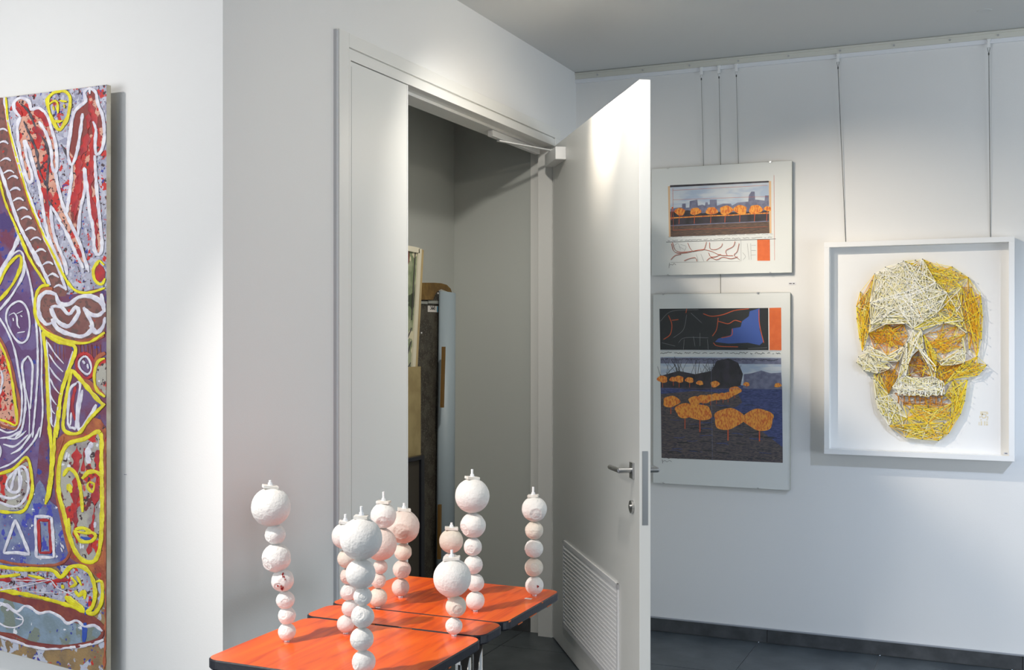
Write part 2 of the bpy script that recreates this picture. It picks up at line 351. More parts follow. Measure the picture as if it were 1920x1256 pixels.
# ------------------------------------------------------------------ plaster ball columns
def plaster(name, c1, c2):
    m = mat(name, c1, 0.8, col2=c2, scale=14, detail=6, lo=0.3, hi=0.75, bump=0.9, bscale=150, spec=0.25); return m
P_white = plaster('plaster_white', (0.74, 0.72, 0.68, 1), (0.80, 0.78, 0.75, 1))
P_cream = plaster('plaster_cream', (0.66, 0.59, 0.49, 1), (0.76, 0.70, 0.62, 1))
P_pink = plaster('plaster_pink', (0.66, 0.53, 0.47, 1), (0.76, 0.67, 0.61, 1))
M_stain = mat('red_stain', rgb(150, 30, 28), 0.6)
M_plate = mat('plate_white', (0.78, 0.76, 0.72, 1), 0.6, col2=(0.66, 0.62, 0.55, 1), scale=30)
M_rod = mat('rod_white', (0.86, 0.86, 0.86, 1), 0.4)
def ball_mesh(r, seed, kind):
    bm = B(); bmesh.ops.create_icosphere(bm, subdivisions=5, radius=1.0)
    rs = random.Random(seed); o3 = Vector((rs.uniform(-50, 50), rs.uniform(-50, 50), rs.uniform(-50, 50)))
    cd = Vector((rs.uniform(-0.5, 0.9), -1, rs.uniform(-0.6, 0.5))).normalized()      # a chipped or lumpy spot, towards the room
    seam = Vector((rs.uniform(-.12, .12), rs.uniform(-.12, .12), 1)).normalized() if kind != 'v' else Vector((1, rs.uniform(-.5, .2), .1)).normalized()
    facets = [Vector((rs.gauss(0, 1), rs.gauss(0, 1), rs.gauss(0, 1))).normalized() for _ in range(5)]
    amp = {'s': 0.010, 'l': 0.035, 'r': 0.03, 'c': 0.03, 'v': 0.03}[kind]
    for v in bm.verts:
        n = v.co.normalized(); d = 1.0
        d += amp*noise.noise(n*1.7+o3) + amp*0.35*noise.noise(n*5+o3)+0.006*noise.noise(n*14+o3)
        if kind in 'lcv':
            for f in facets[:3]:
                a = n.dot(f)
                if a > 0.95: d = min(d, 0.957/a)
        a = n.dot(seam)
        if kind in 'rv': d += 0.028*math.exp(-(a/0.022)**2) + (0.012 if a > 0 else 0)
        ac = n.dot(cd)
        if kind in 'lc' and ac > 0.86:
            e = (ac-0.86)/0.14
            d += 0.035*math.exp(-((e-0.12)/0.10)**2) - 0.05*min(1, max(0, e-0.15)*3) + 0.045*noise.noise(n*11+o3)*min(1, e*2)
        if kind == 's' and ac > 0.955: d -= 0.006
        v.co = n*d*r
    return bm
def column(spec):
    balls, base_v, plate, rod_v, label, group = spec['balls'], spec['base'], spec['plate'], spec['rod'], spec['label'], 'plaster ball columns on the tables'
    z = F*(H-HT-0.0035)/(base_v-V0)
    bu = balls[-1][0]
    b0 = at_depth(bu, base_v, z); root = thing('plaster_ball_sculpture', (b0.x, b0.y, HT), label, 'sculpture', group)
    zprev = HT+0.004
    cs = []
    for k, (u, v, r, kind, mk) in list(enumerate(balls))[::-1]:
        c = at_depth(u, v, z); rr = r*z/F
        cs.append((c, rr, k, kind, mk))
    # stack exactly so that neighbours touch
    zb = HT+0.003
    tops = []
    for i, (c, rr, k, kind, mk) in enumerate(cs):
        if i: pc, pr = tops[-1]; dx = math.hypot(c.x-pc.x, c.y-pc.y); zz = pc.z+math.sqrt(max((pr+rr)**2-dx*dx, 0))*0.975
        else: zz = zb+rr*0.985
        c2 = Vector((c.x, c.y, 0.25*zz+0.75*c.z if abs(zz-c.z) < 0.006 else 0.7*zz+0.3*c.z)); 
        if i == 0: c2.z = zz
        tops.append((c2, rr))
        bm = ball_mesh(rr, hash((bu, k)) % 9999 if False else int(bu*31+k*7+base_v), kind)
        o = put('plaster_ball', bm, {'w': P_white, 'c': P_cream, 'p': P_pink}[mk], root, smooth=True)
        o.location = c2
        if spec.get('stain') and k in spec['stain']:
            sb = B(); rs = random.Random(5+k)
            for (dx, dz, sz) in spec['stain'][k]:
                n = (-AX + RX*dx + Vector((0, 0, dz))).normalized()
                p = n*rr*1.012
                for t_ in range(3):
                    pp = p + Vector((rs.gauss(0, 1), rs.gauss(0, 1), rs.gauss(0, 1)))*0.0012
                    s_ = bmesh.ops.create_icosphere(sb, subdivisions=1, radius=sz)
                    bmesh.ops.scale(sb, vec=(1, 1, 1.6), verts=s_['verts']); bmesh.ops.translate(sb, vec=pp, verts=s_['verts'])
            so = put('red_stain', sb, M_stain, o, label='dried red paint drips', kind='stuff')
        if i == 0:
            fb = B(); tube(fb, (c2.x, c2.y, HT+0.0002), (c2.x, c2.y, HT+0.0060), 0.0075, 6)
            put('base_nut', fb, M_steel, root, label='steel nut under the lowest ball')
    # rod, clamp plate, nuts on top
    tc, trr = tops[-1]; px = spec.get('pw', 11)*z/F
    top = at_depth(plate[0], plate[1], z); zt = tc.z+trr*0.985
    bm = B(); a = spec.get('pa', 0.3)
    box(bm, -px*1.12, px*1.12, -px*0.85, px*0.85, 0, 0.0075, Matrix.Translation((tc.x+(top.x-tc.x)*0.5, tc.y+(top.y-tc.y)*0.5, zt-0.0015)) @ Matrix.Rotation(a, 4, 'Z') @ Matrix.Rotation(spec.get('tilt', 0.1), 4, 'Y'))
    put('clamp_plate', bm, M_plate, root, bevel=0.0012, label='flat white clamp plate')
    rod_t = at_depth(plate[0], rod_v, z).z
    cx, cy = tc.x+(top.x-tc.x)*0.5, tc.y+(top.y-tc.y)*0.5
    bm = B(); zz = zt-0.01; k = 0
    while zz < rod_t:
        tube(bm, (cx, cy, zz), (cx, cy, zz+0.0012), 0.0029, 10, 0.0036, False); tube(bm, (cx, cy, zz+0.0012), (cx, cy, zz+0.0024), 0.0036, 10, 0.0029, False); zz += 0.0024
    tube(bm, (cx, cy, zt-0.01), (cx, cy, rod_t), 0.0029, 10)
    put('threaded_rod', bm, M_rod, root)
    bm = B(); tube(bm, (cx, cy, zt+0.005), (cx, cy, zt+0.0072), 0.0078, 14); tube(bm, (cx, cy, zt+0.0072), (cx, cy, zt+0.0125), 0.0058, 6)
    put('nut', bm, M_rod, root)
    rebase(root)
COLS = [
 dict(balls=[(508,951,36.5,'s','w'),(516,1002,19,'l','w'),(518,1047,27,'c','w'),(530,1088,21,'l','w'),(535,1126,17.2,'c','w'),(538,1155,16.5,'l','w'),(538,1184,16.5,'l','w')],
      base=1200, plate=(505,912), rod=901, pw=13, pa=0.75, tilt=0.16, stain={3:[(.15,.93,.0022),(.28,.6,.0014),(.38,.35,.0014),(-.25,-.35,.0014),(.05,-.4,.0012),(.15,-.55,.0018),(.12,-.72,.002),(.0,-.25,.001)]},
      label='seven-ball white plaster column alone at the left, one ball dripped with red'),
 dict(balls=[(646,1000,24,'s','w'),(650,1047,17.5,'s','c'),(653,1080,15.5,'l','p'),(653,1110,15.5,'l','w'),(656,1140,15.5,'v','w'),(648,1169,16.3,'s','w')],
      base=1185, plate=(649,973), rod=965, pa=0.5, tilt=0.15, label='slim six-ball plaster column half hidden behind the large front column'),
 dict(balls=[(677,1010,39.5,'s','w'),(676,1076,28,'s','w'),(680,1118,17.5,'c','w'),(680,1155,21.5,'c','w'),(678.5,1198,21.8,'r','w'),(682,1240,22,'l','w')],
      base=1262, plate=(678.5,966), rod=949, pw=12, pa=0.35, tilt=0.03, label='front white plaster column with the biggest ball, its foot at the bottom of the photo'),
 dict(balls=[(719,966,24,'l','w'),(713.5,1020,30.5,'s','p'),(713,1063,13.5,'v','p'),(709.5,1088,14,'l','p'),(708.5,1120,17.5,'s','c')],
      base=1137, plate=(719,938), rod=923, pa=0.25, tilt=0.03, label='column of five plaster balls whose smaller top ball sits on a larger pinkish one'),
 dict(balls=[(756,987,31,'l','p'),(755.5,1034.5,16.3,'v','c'),(753.5,1067,17,'l','p'),(751,1101,16.5,'s','p')],
      base=1117, plate=(759,954), rod=944, pa=0.55, tilt=0.12, label='four-ball pinkish plaster column nearest the doorway edge, at the back left of the table'),
 dict(balls=[(846,1014,22.5,'s','c'),(845,1051,15,'s','w'),(844,1081,15,'l','w'),(843,1108,12,'s','w')],
      base=1120, plate=(847,989), rod=980, pa=0.5, tilt=0.05, label='column with a tan top ball, mostly hidden behind a short three-ball column'),
 dict(balls=[(848,1083,35.5,'s','w'),(855,1136,19.5,'c','c'),(851,1173,16,'l','w')],
      base=1189, plate=(846,1044), rod=1032, pw=14, pa=0.4, tilt=-0.06, label='short three-ball plaster column with a big smooth ball on top'),
 dict(balls=[(885.5,929,32.3,'s','w'),(887,984.5,23.7,'l','w'),(886.5,1025,17,'l','w'),(887.5,1058.5,17.5,'r','w'),(891,1092.5,16.7,'r','w'),(891,1125,17.6,'s','w')],
      base=1143, plate=(885,894), rod=880, pa=0.8, tilt=0.1, label='tallest six-ball plaster column in the middle of the far table'),
 dict(balls=[(1002,954,23.5,'c','w'),(1001.5,994,17,'r','c'),(1001,1028,17.2,'r','w'),(1001,1063.5,17.2,'l','c'),(1002,1097,17.2,'s','w')],
      base=1114, plate=(997.5,930), rod=913.5, pw=9, pa=0.25, tilt=-0.05, stain={4:[(.35,.1,.0018)]}, label='five-ball plaster column alone at the far right corner of the table'),
]
for c in COLS: column(c)

# ------------------------------------------------------------------ large painted panel on the near wall
def catmull(pts, step=8, closed=False):
    P = [Vector(p) for p in pts]
    if closed: P = [P[-1]]+P+[P[0], P[1]]
    else: P = [P[0]*2-P[1]]+P+[P[-1]*2-P[-2]]
    out = []
    for i in range(1, len(P)-2):
        a, b, c, d = P[i-1], P[i], P[i+1], P[i+2]; n = max(2, int((c-b).length/step))
        for k in range(n):
            t = k/n; out.append(0.5*((2*b)+(c-a)*t+(2*a-5*b+4*c-d)*t*t+(3*b-a-3*c+d)*t**3))
    out.append(P[-2].copy())
    return out
YP = YF-0.052; PTH = 0.017
def pw(p, off=0.0): return on_y(p[0], p[1], YP-off)
class Paint:
    def __init__(s): s.b = {}
    def bm(s, m):
        if m not in s.b: s.b[m] = B()
        return s.b[m]
    def fill(s, m, pts, lay):
        bm = s.bm(m); off = 0.0004+0.00035*lay
        base = [pw(p, 0.0) for p in catmull(pts, 12, True)]
        vs = [bm.verts.new(p+Vector((0, -off, 0))) for p in base[:-1]]
        tri = tessellate_polygon([[Vector((v.co.x, v.co.z, 0)) for v in vs]])
        for t_ in tri:
            try: bm.faces.new([vs[k] for k in t_])
            except ValueError: pass
    def stroke(s, m, pts, wd=7, closed=False, lay=5, taper=True, rough=0.22):
        bm = s.bm(m); c = catmull(pts, 4, closed); n = len(c); off = 0.0004+0.00035*lay+random.random()*0.0002
        sd = random.uniform(0, 99); rows = []
        for i, p in enumerate(c):
            t = (c[min(i+1, n-1)]-c[max(i-1, 0)]); t = t.normalized() if t.length > 1e-6 else Vector((1, 0))
            q = Vector((-t.y, t.x)); ww = wd*0.5*(1+rough*noise.noise(Vector((i*0.35, sd, 0)))*2)
            if taper and not closed: ww *= min(1, 0.55+i*0.25, 0.55+(n-1-i)*0.25)
            e1 = wd*0.10*noise.noise(Vector((i*0.9, sd, 5))); e2 = wd*0.10*noise.noise(Vector((i*0.9, sd, 9)))
            h = 0.0009+0.0005*noise.noise(Vector((i*0.5, sd, 3)))
            r = []
            for kk, (a, hh) in enumerate(((-1, 0), (-0.7, h), (0.0, h*1.25), (0.7, h), (1, 0))):
                pt = p+q*(ww*a+(e1 if a < 0 else e2)); r.append(bm.verts.new(pw((pt.x, pt.y), 0)+Vector((0, -off-hh, 0))))
            rows.append(r)
        for a, b in zip(rows, rows[1:]):
            for k in range(4): bm.faces.new((a[k], a[k+1], b[k+1], b[k]))
RED = rgb(196, 34, 26); BLU = rgb(44, 56, 150); WHI = rgb(226, 226, 232); YEL = rgb(236, 226, 18); DRK = rgb(60, 34, 44); PNK = rgb(216, 160, 138); MAR = rgb(132, 60, 54)
G_lilac = speckle('lilac_ground', rgb(150, 150, 172), [(RED, 26, 0.60), (BLU, 70, 0.62), (DRK, 95, 0.60), (RED, 110, 0.63), (rgb(190, 190, 205), 60, 0.57)], rgb(176, 176, 192))
G_purple = speckle('purple_ground', rgb(112, 48, 76), [(BLU, 30, 0.66), (rgb(70, 50, 110), 12, 0.6)], rgb(104, 76, 120))
G_violet = speckle('violet_ground', rgb(112, 92, 140), [(BLU, 45, 0.63), (rgb(96, 60, 110), 10, 0.55)], rgb(100, 66, 118))
G_brown = speckle('brown_ground', rgb(132, 84, 76), [(RED, 35, 0.68), (rgb(100, 70, 66), 60, 0.55)], rgb(120, 70, 66))
G_pink = speckle('pink_ground', PNK, [(RED, 20, 0.55), (RED, 60, 0.60), (DRK, 90, 0.59), (rgb(150, 140, 150), 40, 0.64)], rgb(204, 140, 118))
G_red = speckle('red_ground', rgb(186, 34, 26), [(PNK, 30, 0.52), (DRK, 80, 0.60), (rgb(130, 46, 40), 14, 0.55)], rgb(206, 40, 28))
G_blue = speckle('blue_ground', rgb(92, 96, 150), [(rgb(60, 66, 170), 40, 0.58), (RED, 50, 0.68), (WHI, 60, 0.67)], rgb(128, 140, 168))
G_fish = speckle('fish_ground', rgb(132, 152, 172), [(rgb(120, 130, 120), 14, 0.56), (WHI, 30, 0.68), (BLU, 60, 0.68)], rgb(118, 136, 146))
G_ochre = speckle('ochre_ground', rgb(156, 126, 82), [(rgb(186, 190, 205), 20, 0.56), (BLU, 55, 0.63), (RED, 60, 0.68)], rgb(128, 106, 78))
G_face = speckle('mask_ground', rgb(176, 172, 160), [(RED, 12, 0.54), (rgb(110, 26, 34), 30, 0.60), (DRK, 60, 0.62), (WHI, 22, 0.64)], rgb(150, 140, 140))
G_rust = speckle('rust_ground', rgb(186, 104, 52), [(RED, 30, 0.6), (DRK, 40, 0.66)], rgb(150, 66, 40))
PY = mat('yellow_paint', YEL, 0.4, col2=rgb(216, 200, 20), scale=40, bump=0.5, bscale=200)
PWH = mat('white_stroke_paint', rgb(232, 230, 236), 0.5, col2=rgb(208, 204, 218), scale=50, bump=0.5, bscale=200)
PM = mat('maroon_paint', rgb(138, 62, 46), 0.5, col2=rgb(120, 44, 44), scale=30, bump=0.3)
PR_ = mat('red_paint', rgb(190, 30, 30), 0.5, col2=rgb(150, 24, 40), scale=30, bump=0.3)
PRU = mat('orange_brown_paint', rgb(176, 92, 56), 0.5, col2=rgb(150, 70, 44), scale=30, bump=0.3)
PB = mat('blue_paint', rgb(34, 74, 170), 0.5)
PDK = mat('charcoal_paint', rgb(92, 84, 92), 0.6, col2=rgb(60, 50, 60), scale=60)
out = [(-130, 200), (0, 183), (200, 158.4), (200, 1273), (0, 1220), (-130, 1198)]
pt = thing('painted_panel', pw((0, 700)), 'tall panel painting of outlined figures and a yellow mask on the near left wall', 'painting')
bm = B(); prism(bm, [pw(p) for p in out], (0, PTH, 0))
put('board', bm, mat('raw_panel', rgb(206, 200, 184), 0.7, col2=rgb(188, 180, 160), scale=20, bump=0.3), pt, label='pale raw board edge')
boxo('wall_batten', pw((-130, 600)).x+0.1, pw((200, 600)).x-0.05, YP+PTH, YF-0.0005, 1.5, 1.55, mat('batten', rgb(190, 180, 150), 0.7), pt)
def A(*c): return [(x/3.304, y/3.304+140) for x, y in c]      # three enlargements the strokes were read from
def Bq(*c): return [(x/3.304, y/3.304+440) for x, y in c]
def C(*c): return [(x/2.754, y/2.754+800) for x, y in c]
p = Paint()
def rect_fill(m, pts, lay):
    bm = p.bm(m); off = 0.0004+0.00035*lay
    vs = [bm.verts.new(pw(q_, 0)+Vector((0, -off, 0))) for q_ in pts]; bm.faces.new(vs)
rect_fill(G_lilac, [(-129, 201), (0, 184), (199.6, 159), (199.6, 560), (-129, 560)], 0)
rect_fill(G_purple, [(-129, 559), (199.6, 559), (199.6, 1060), (-129, 1060)], 0)
rect_fill(G_ochre, [(-129, 1059), (199.6, 1059), (199.6, 1272), (0, 1219), (-129, 1197)], 0)
p.fill(G_purple, [(-320, 250), (0, 340), (14, 385), (40, 460), (85, 530), (130, 552), (199, 545), (199, 640), (120, 800), (0, 900), (-320, 900)], 0.6)
p.fill(G_violet, [(30, 470), (60, 540), (70, 620), (78, 760), (70, 880), (60, 1000), (110, 1040), (0, 1052), (-60, 900), (0, 800), (-20, 600)], 1)
p.fill(G_blue, [(-40, 940), (50, 935), (75, 900), (95, 940), (120, 960), (130, 1000), (126, 1046), (80, 1058), (-40, 1052)], 1.5)
p.fill(G_brown, [(-8, 150), (8, 184), (20, 240), (42, 318), (60, 379), (82, 430), (108, 490), (128, 545), (112, 556), (90, 531), (57, 485), (33, 430), (12, 382), (0, 337), (-10, 300)], 1.4)
# left figure and right figure
p.fill(G_pink, A((95,180),(130,145),(185,165),(200,215),(250,210),(300,260),(330,340),(350,450),(350,590),(370,700),(400,830),(450,940),(500,1050),(540,1160),(500,1150),(440,1020),(360,880),(320,830),(330,950),(370,1080),(410,1180),(380,1190),(330,1060),(290,950),(262,800),(240,680),(205,560),(175,480),(155,400),(190,600),(180,655),(150,580),(122,440),(112,320),(135,262)), 2)
p.fill(G_red, A((560,85),(600,115),(615,180),(640,260),(650,380),(630,470),(600,490),(592,560),(610,750),(628,900),(632,1060),(605,1105),(590,1040),(575,930),(555,800),(545,700),(528,590),(530,700),(505,830),(490,980),(470,960),(420,860),(430,760),(450,600),(445,540),(425,460),(440,350),(465,240),(500,190),(530,160)), 2)
for q_ in (((205,330),(250,360),(240,420)), ((215,230),(270,250),(300,320)), ((105,205),(120,240),(140,240)), ((260,700),(300,760),(290,850)), ((480,1080),(500,1110),(490,1130))):
    p.stroke(PR_, A(*q_), 12, lay=4, rough=0.7)
for q_ in (((130,180),(180,230),(230,340),(290,430),(300,500)), ((150,290),(190,380),(230,480),(250,600),(300,700)), ((310,480),(295,650),(300,760)), ((380,430),(420,500),(440,580)), ((300,770),(340,860),(400,930))):
    p.stroke(PDK, A(*q_), 4, lay=4, rough=0.8)
for q_ in (((555,240),(540,400),(500,520),(470,700),(450,850)), ((560,180),(590,300),(580,500),(560,700),(590,900),(605,1080)), ((520,600),(480,720),(465,900))):
    p.stroke(PR_, A(*q_), 9, lay=3.6, rough=0.8)
W5 = [A((130,262),(95,220),(90,172),(130,145),(182,165),(197,215),(245,208),(295,255),(322,335),(350,440),(356,580),(338,598),(325,560),(320,470),(292,370),(245,290)),
 A((130,262),(112,320),(120,440),(150,580),(178,660),(200,660),(200,610),(172,530),(155,410),(185,470),(215,580),(245,680),(265,800),(290,950),(320,1050),(360,1140),(395,1230)),
 A((345,600),(365,700),(400,830),(450,940),(500,1050),(530,1150),(555,1225)), A((318,810),(360,880),(420,990),(480,1120),(520,1200)), A((318,815),(325,920),(350,1030),(400,1150),(420,1240)),
 A((560,120),(555,85),(525,110),(535,165),(505,190),(462,240),(440,350),(425,460),(430,530),(450,560),(480,480),(502,350),(515,240)),
 A((558,82),(595,108),(610,180),(640,260),(650,380),(632,470),(602,495),(592,440),(597,340),(580,290)), A((450,560),(442,680),(425,800),(415,860)),
 A((488,1000),(500,850),(530,700),(525,580),(545,700),(560,850),(580,950),(590,1090),(618,1115),(636,1060),(622,900),(602,700),(590,500)),
 A((0,570),(50,720),(110,900),(170,1030),(250,1190)), Bq((150,0),(230,140),(315,315)), A((30,140),(55,300),(120,560),(190,770),(260,950),(330,1100),(395,1230)), Bq((270,0),(345,160),(415,345))]
for q_ in W5: p.stroke(PWH, q_, 6.2, lay=5)
for q_, wd in ((((40,140),(60,330),(130,590),(190,790),(260,960),(330,1110),(400,1256)), 4.2), (((0,650),(40,800),(110,960),(180,1130),(265,1256)), 4)): p.stroke(PY, A(*q_), wd, lay=6)
p.stroke(PRU, A((25,150),(50,330),(115,590),(180,800),(250,970),(330,1130)), 3.5, lay=4)
p.stroke(PY, Bq((130,0),(190,150),(290,310)), 4.5, lay=6); p.stroke(PY, Bq((270,0),(350,150),(420,290),(480,350),(560,358),(655,330)), 5, lay=6)
for x, y in ((18,342),(22,420),(38,525),(58,600),(82,635),(97,708),(117,772),(142,830),(167,885),(192,955),(225,1015),(255,1088),(300,1168)):
    p.stroke(PWH, A((x-32,y+12),(x-8,y-4),(x+14,y-5),(x+34,y+10)), 4, lay=5)
for x, y in ((335,250),(372,320)): p.stroke(PWH, Bq((x-34,y+8),(x-5,y-8),(x+34,y+16)), 4.5, lay=5)
# small yellow mask at the top
p.stroke(PY, A((302,145),(345,108),(400,103),(436,135),(436,200),(420,270),(375,342),(345,312),(312,240),(298,175)), 6.5, closed=True, lay=6)
for q_, wd in ((((308,185),(335,165),(358,172),(363,240)), 5), (((375,162),(420,168)), 5), (((332,195),(340,222)), 5), (((400,185),(403,208)), 4.5), (((342,285),(368,292),(395,284)), 5)): p.stroke(PY, A(*q_), wd, lay=6.5)
# red drop ringed yellow
p.fill(PR_, Bq((618,180),(588,225),(598,280),(640,288),(655,230)), 4); p.stroke(PY, Bq((618,158),(583,215),(592,282),(632,308),(655,270)), 6, lay=6); p.stroke(PY, Bq((618,158),(650,190)), 5, lay=6)
# blob with lips
p.fill(G_brown, Bq((350,370),(290,352),(240,400),(235,500),(270,570),(350,620),(470,655),(560,650),(650,600),(650,400),(580,372),(490,385),(430,430),(370,420)), 3)
p.stroke(PRU, Bq((330,335),(270,345),(238,400),(236,500),(275,580),(360,640),(470,668),(560,655),(650,625)), 9, lay=3.5)
p.stroke(PY, Bq((312,312),(255,325),(222,400),(225,500),(265,580),(350,632),(470,668),(560,665),(655,605)), 6, lay=6)
for q_ in (((355,372),(290,355),(245,400),(247,500),(290,555),(325,545)), ((325,520),(360,580),(440,618),(520,628),(575,575),(550,500),(520,450)), ((350,370),(372,425),(430,430),(490,388),(560,380),(620,410),(645,450)), ((520,452),(560,490),(610,500),(650,470)), ((560,560),(600,605),(640,570),(655,510)), ((630,365),(640,420),(650,480))):
    p.stroke(PWH, Bq(*q_), 8, lay=5)
p.stroke(PWH, Bq((322,455),(380,448),(430,492),(470,450),(492,480),(430,565),(360,535)), 7.5, closed=True, lay=5.2)
# sail with hatching
p.fill(G_purple, Bq((270,610),(370,665),(465,705),(400,960),(350,1200),(310,1240),(290,900)), 2.5)
p.stroke(PY, Bq((268,600),(290,750),(300,1000),(312,1256)), 6.5, lay=6); p.stroke(PY, Bq((268,600),(360,660),(470,700),(425,850),(380,1000),(352,1256)), 7.5, lay=6)
p.stroke(PY, C((262,0),(268,150),(262,260),(238,400)), 6, lay=6); p.stroke(PY, C((288,0),(280,150),(262,330),(240,395)), 6, lay=6)
p.stroke(PWH, Bq((292,650),(310,900),(325,1180)), 3, lay=5); p.stroke(PWH, Bq((455,720),(390,950),(340,1200)), 3, lay=5)
for a_, b_ in (((300,665),(400,800)), ((308,740),(395,850)), ((312,820),(385,910)), ((315,890),(372,985)), ((310,970),(355,1055)), ((318,1060),(345,1110)), ((315,1130),(335,1190))): p.stroke(PWH, Bq(a_, ((a_[0]+b_[0])/2-6, (a_[1]+b_[1])/2+4), b_), 3, lay=5)
for x in (330, 350, 372, 395, 500, 520, 545, 570, 600, 625): p.stroke(PRU, Bq((x, 680), (x+3, 780)), 1, lay=3)
# oval, triangle of the right edge
p.stroke(PR_, Bq((530,735),(482,765),(485,840),(540,890),(580,850),(572,770)), 6, closed=True, lay=4); p.stroke(PWH, Bq((528,752),(494,785),(500,830),(545,865),(570,830),(555,775)), 4, closed=True, lay=5)
p.stroke(PWH, Bq((515,780),(530,800)), 6, lay=5); p.stroke(PWH, Bq((545,800),(550,830)), 5, lay=5)
p.stroke(PRU, Bq((470,830),(530,900),(600,960),(650,1000)), 10, lay=3.5); p.stroke(PRU, Bq((655,730),(600,770),(580,850)), 8, lay=3.5)
p.fill(G_face, Bq((655,765),(605,800),(592,870),(605,960),(655,1010)), 3)
p.stroke(PY, Bq((655,765),(612,785),(588,860),(600,955),(655,1005)), 6, lay=6)
p.fill(G_purple, Bq((455,850),(430,950),(410,1100),(410,1210),(490,1225),(560,1130),(640,1060),(540,950)), 3)
p.stroke(PY, Bq((450,832),(425,950),(402,1100),(402,1210),(490,1228),(560,1140),(655,1045)), 6.5, lay=6); p.stroke(PY, Bq((452,838),(515,910),(600,1010),(650,1060)), 8, lay=6)
p.stroke(PWH, Bq((480,915),(435,970),(425,1170),(455,1195),(475,1190),(485,1050),(500,925),(480,912)), 5, lay=5); p.stroke(PWH, Bq((515,960),(490,1100),(495,1210),(570,1110),(600,1050)), 6, lay=5); p.stroke(PR_, Bq((470,940),(450,1060),(470,1150)), 6, lay=4); p.stroke(PWH, Bq((445,1100),(440,1180)), 4, lay=5)
# left shapes of the middle
p.stroke(PWH, Bq((-10,250),(60,140),(110,40),(125,-10)), 8, lay=4)
p.stroke(PY, Bq((-10,320),(50,200),(110,135),(135,140),(128,210),(80,310),(-10,420)), 6, lay=6)
p.stroke(PWH, Bq((-10,480),(80,370),(145,250),(152,150),(125,100),(60,150),(-10,280)), 5, lay=5)
p.stroke(PWH, Bq((152,150),(190,290),(212,430),(232,600),(238,800),(228,1000),(205,1256)), 4, lay=5)
p.stroke(PWH, Bq((248,550),(262,700),(262,900),(268,1100),(250,1256)), 3.4, lay=5)
p.stroke(PWH, Bq((-10,500),(45,590),(90,700),(120,850),(140,1000),(125,1180),(60,1225),(-10,1200)), 4, lay=5)
p.stroke(PWH, Bq((125,412),(60,450),(42,520),(75,610),(125,668),(170,650),(188,560),(172,460)), 4, closed=True, lay=5)
for q_ in (((60,500),(90,485),(108,510),(112,560),(128,580)), ((108,490),(145,472)), ((112,608),(160,600)), ((85,515),(88,535)), ((132,500),(142,510))): p.stroke(PWH, Bq(*q_), 3, lay=5)
p.stroke(PWH, Bq((178,750),(142,800),(150,900),(162,1040),(140,1200),(100,1256)), 4.5, lay=5); p.stroke(PWH, Bq((178,750),(205,810),(200,950),(192,1080)), 4, lay=5); p.stroke(PWH, Bq((160,950),(185,1080),(185,1240)), 3, lay=5)
p.fill(G_pink, Bq((-30,640),(30,700),(60,790),(85,900),(108,1180),(-30,1140)), 3)
p.stroke(PRU, Bq((-10,620),(45,730),(85,870),(120,1030),(118,1190),(40,1190),(-10,1170)), 6, lay=4)
p.stroke(PY, Bq((-10,650),(40,750),(72,870),(92,1000),(108,1172),(50,1158),(-10,1140)), 5, lay=6)
for q_ in (((10,840),(20,900),(5,980)), ((-5,1000),(15,960))): p.stroke(PWH, Bq(*q_), 4, lay=5)
# lower part
for q_ in (((0,215),(60,190),(120,140),(180,70),(210,0)), ((0,60),(60,50),(110,20)), ((40,60),(90,60),(140,20)), ((20,90),(80,100),(150,40)), ((60,140),(110,110),(170,30)), ((-5,80),(8,120),(0,160))): p.stroke(PWH, C(*q_), 4, lay=5)
p.fill(G_face, C((-20,250),(80,215),(140,165),(160,250),(160,340),(125,420),(50,430),(-20,425)), 3)
p.stroke(PRU, C((60,235),(145,175),(155,300),(120,400)), 4, lay=4)
p.stroke(PY, C((-10,248),(75,215),(140,158),(165,240),(168,340),(128,430),(60,442),(-10,435)), 6, lay=6)
for q_ in (((-10,385),(60,410),(110,400),(148,330),(145,240),(115,205),(60,250),(35,300),(60,335),(100,330),(115,250)), ((60,330),(75,260),(100,215),(105,330)), ((-5,355),(60,370),(110,350))): p.stroke(PWH, C(*q_), 5.5, lay=5)
p.stroke(PWH, C((82,478),(50,570),(22,650)), 6, lay=5); p.stroke(PWH, C((82,478),(120,570),(155,655)), 6, lay=5); p.stroke(PWH, C((22,652),(90,650),(158,660)), 6, lay=5)
for a_, b_ in (((185,462),(190,672)), ((190,672),(282,675)), ((282,675),(268,465)), ((268,465),(183,462))): p.stroke(PWH, C(a_, ((a_[0]+b_[0])/2+1, (a_[1]+b_[1])/2), b_), 6, lay=5)
for a_, b_ in (((200,482),(208,650)), ((208,650),(266,650)), ((266,650),(258,482)), ((258,482),(200,482))): p.stroke(PR_, C(a_, ((a_[0]+b_[0])/2+1, (a_[1]+b_[1])/2), b_), 6, lay=5.5)
for x, y in ((320,610),(322,635),(330,620)): p.stroke(PWH, C((x-5,y-12),(x,y),(x+4,y+10)), 3, lay=5)
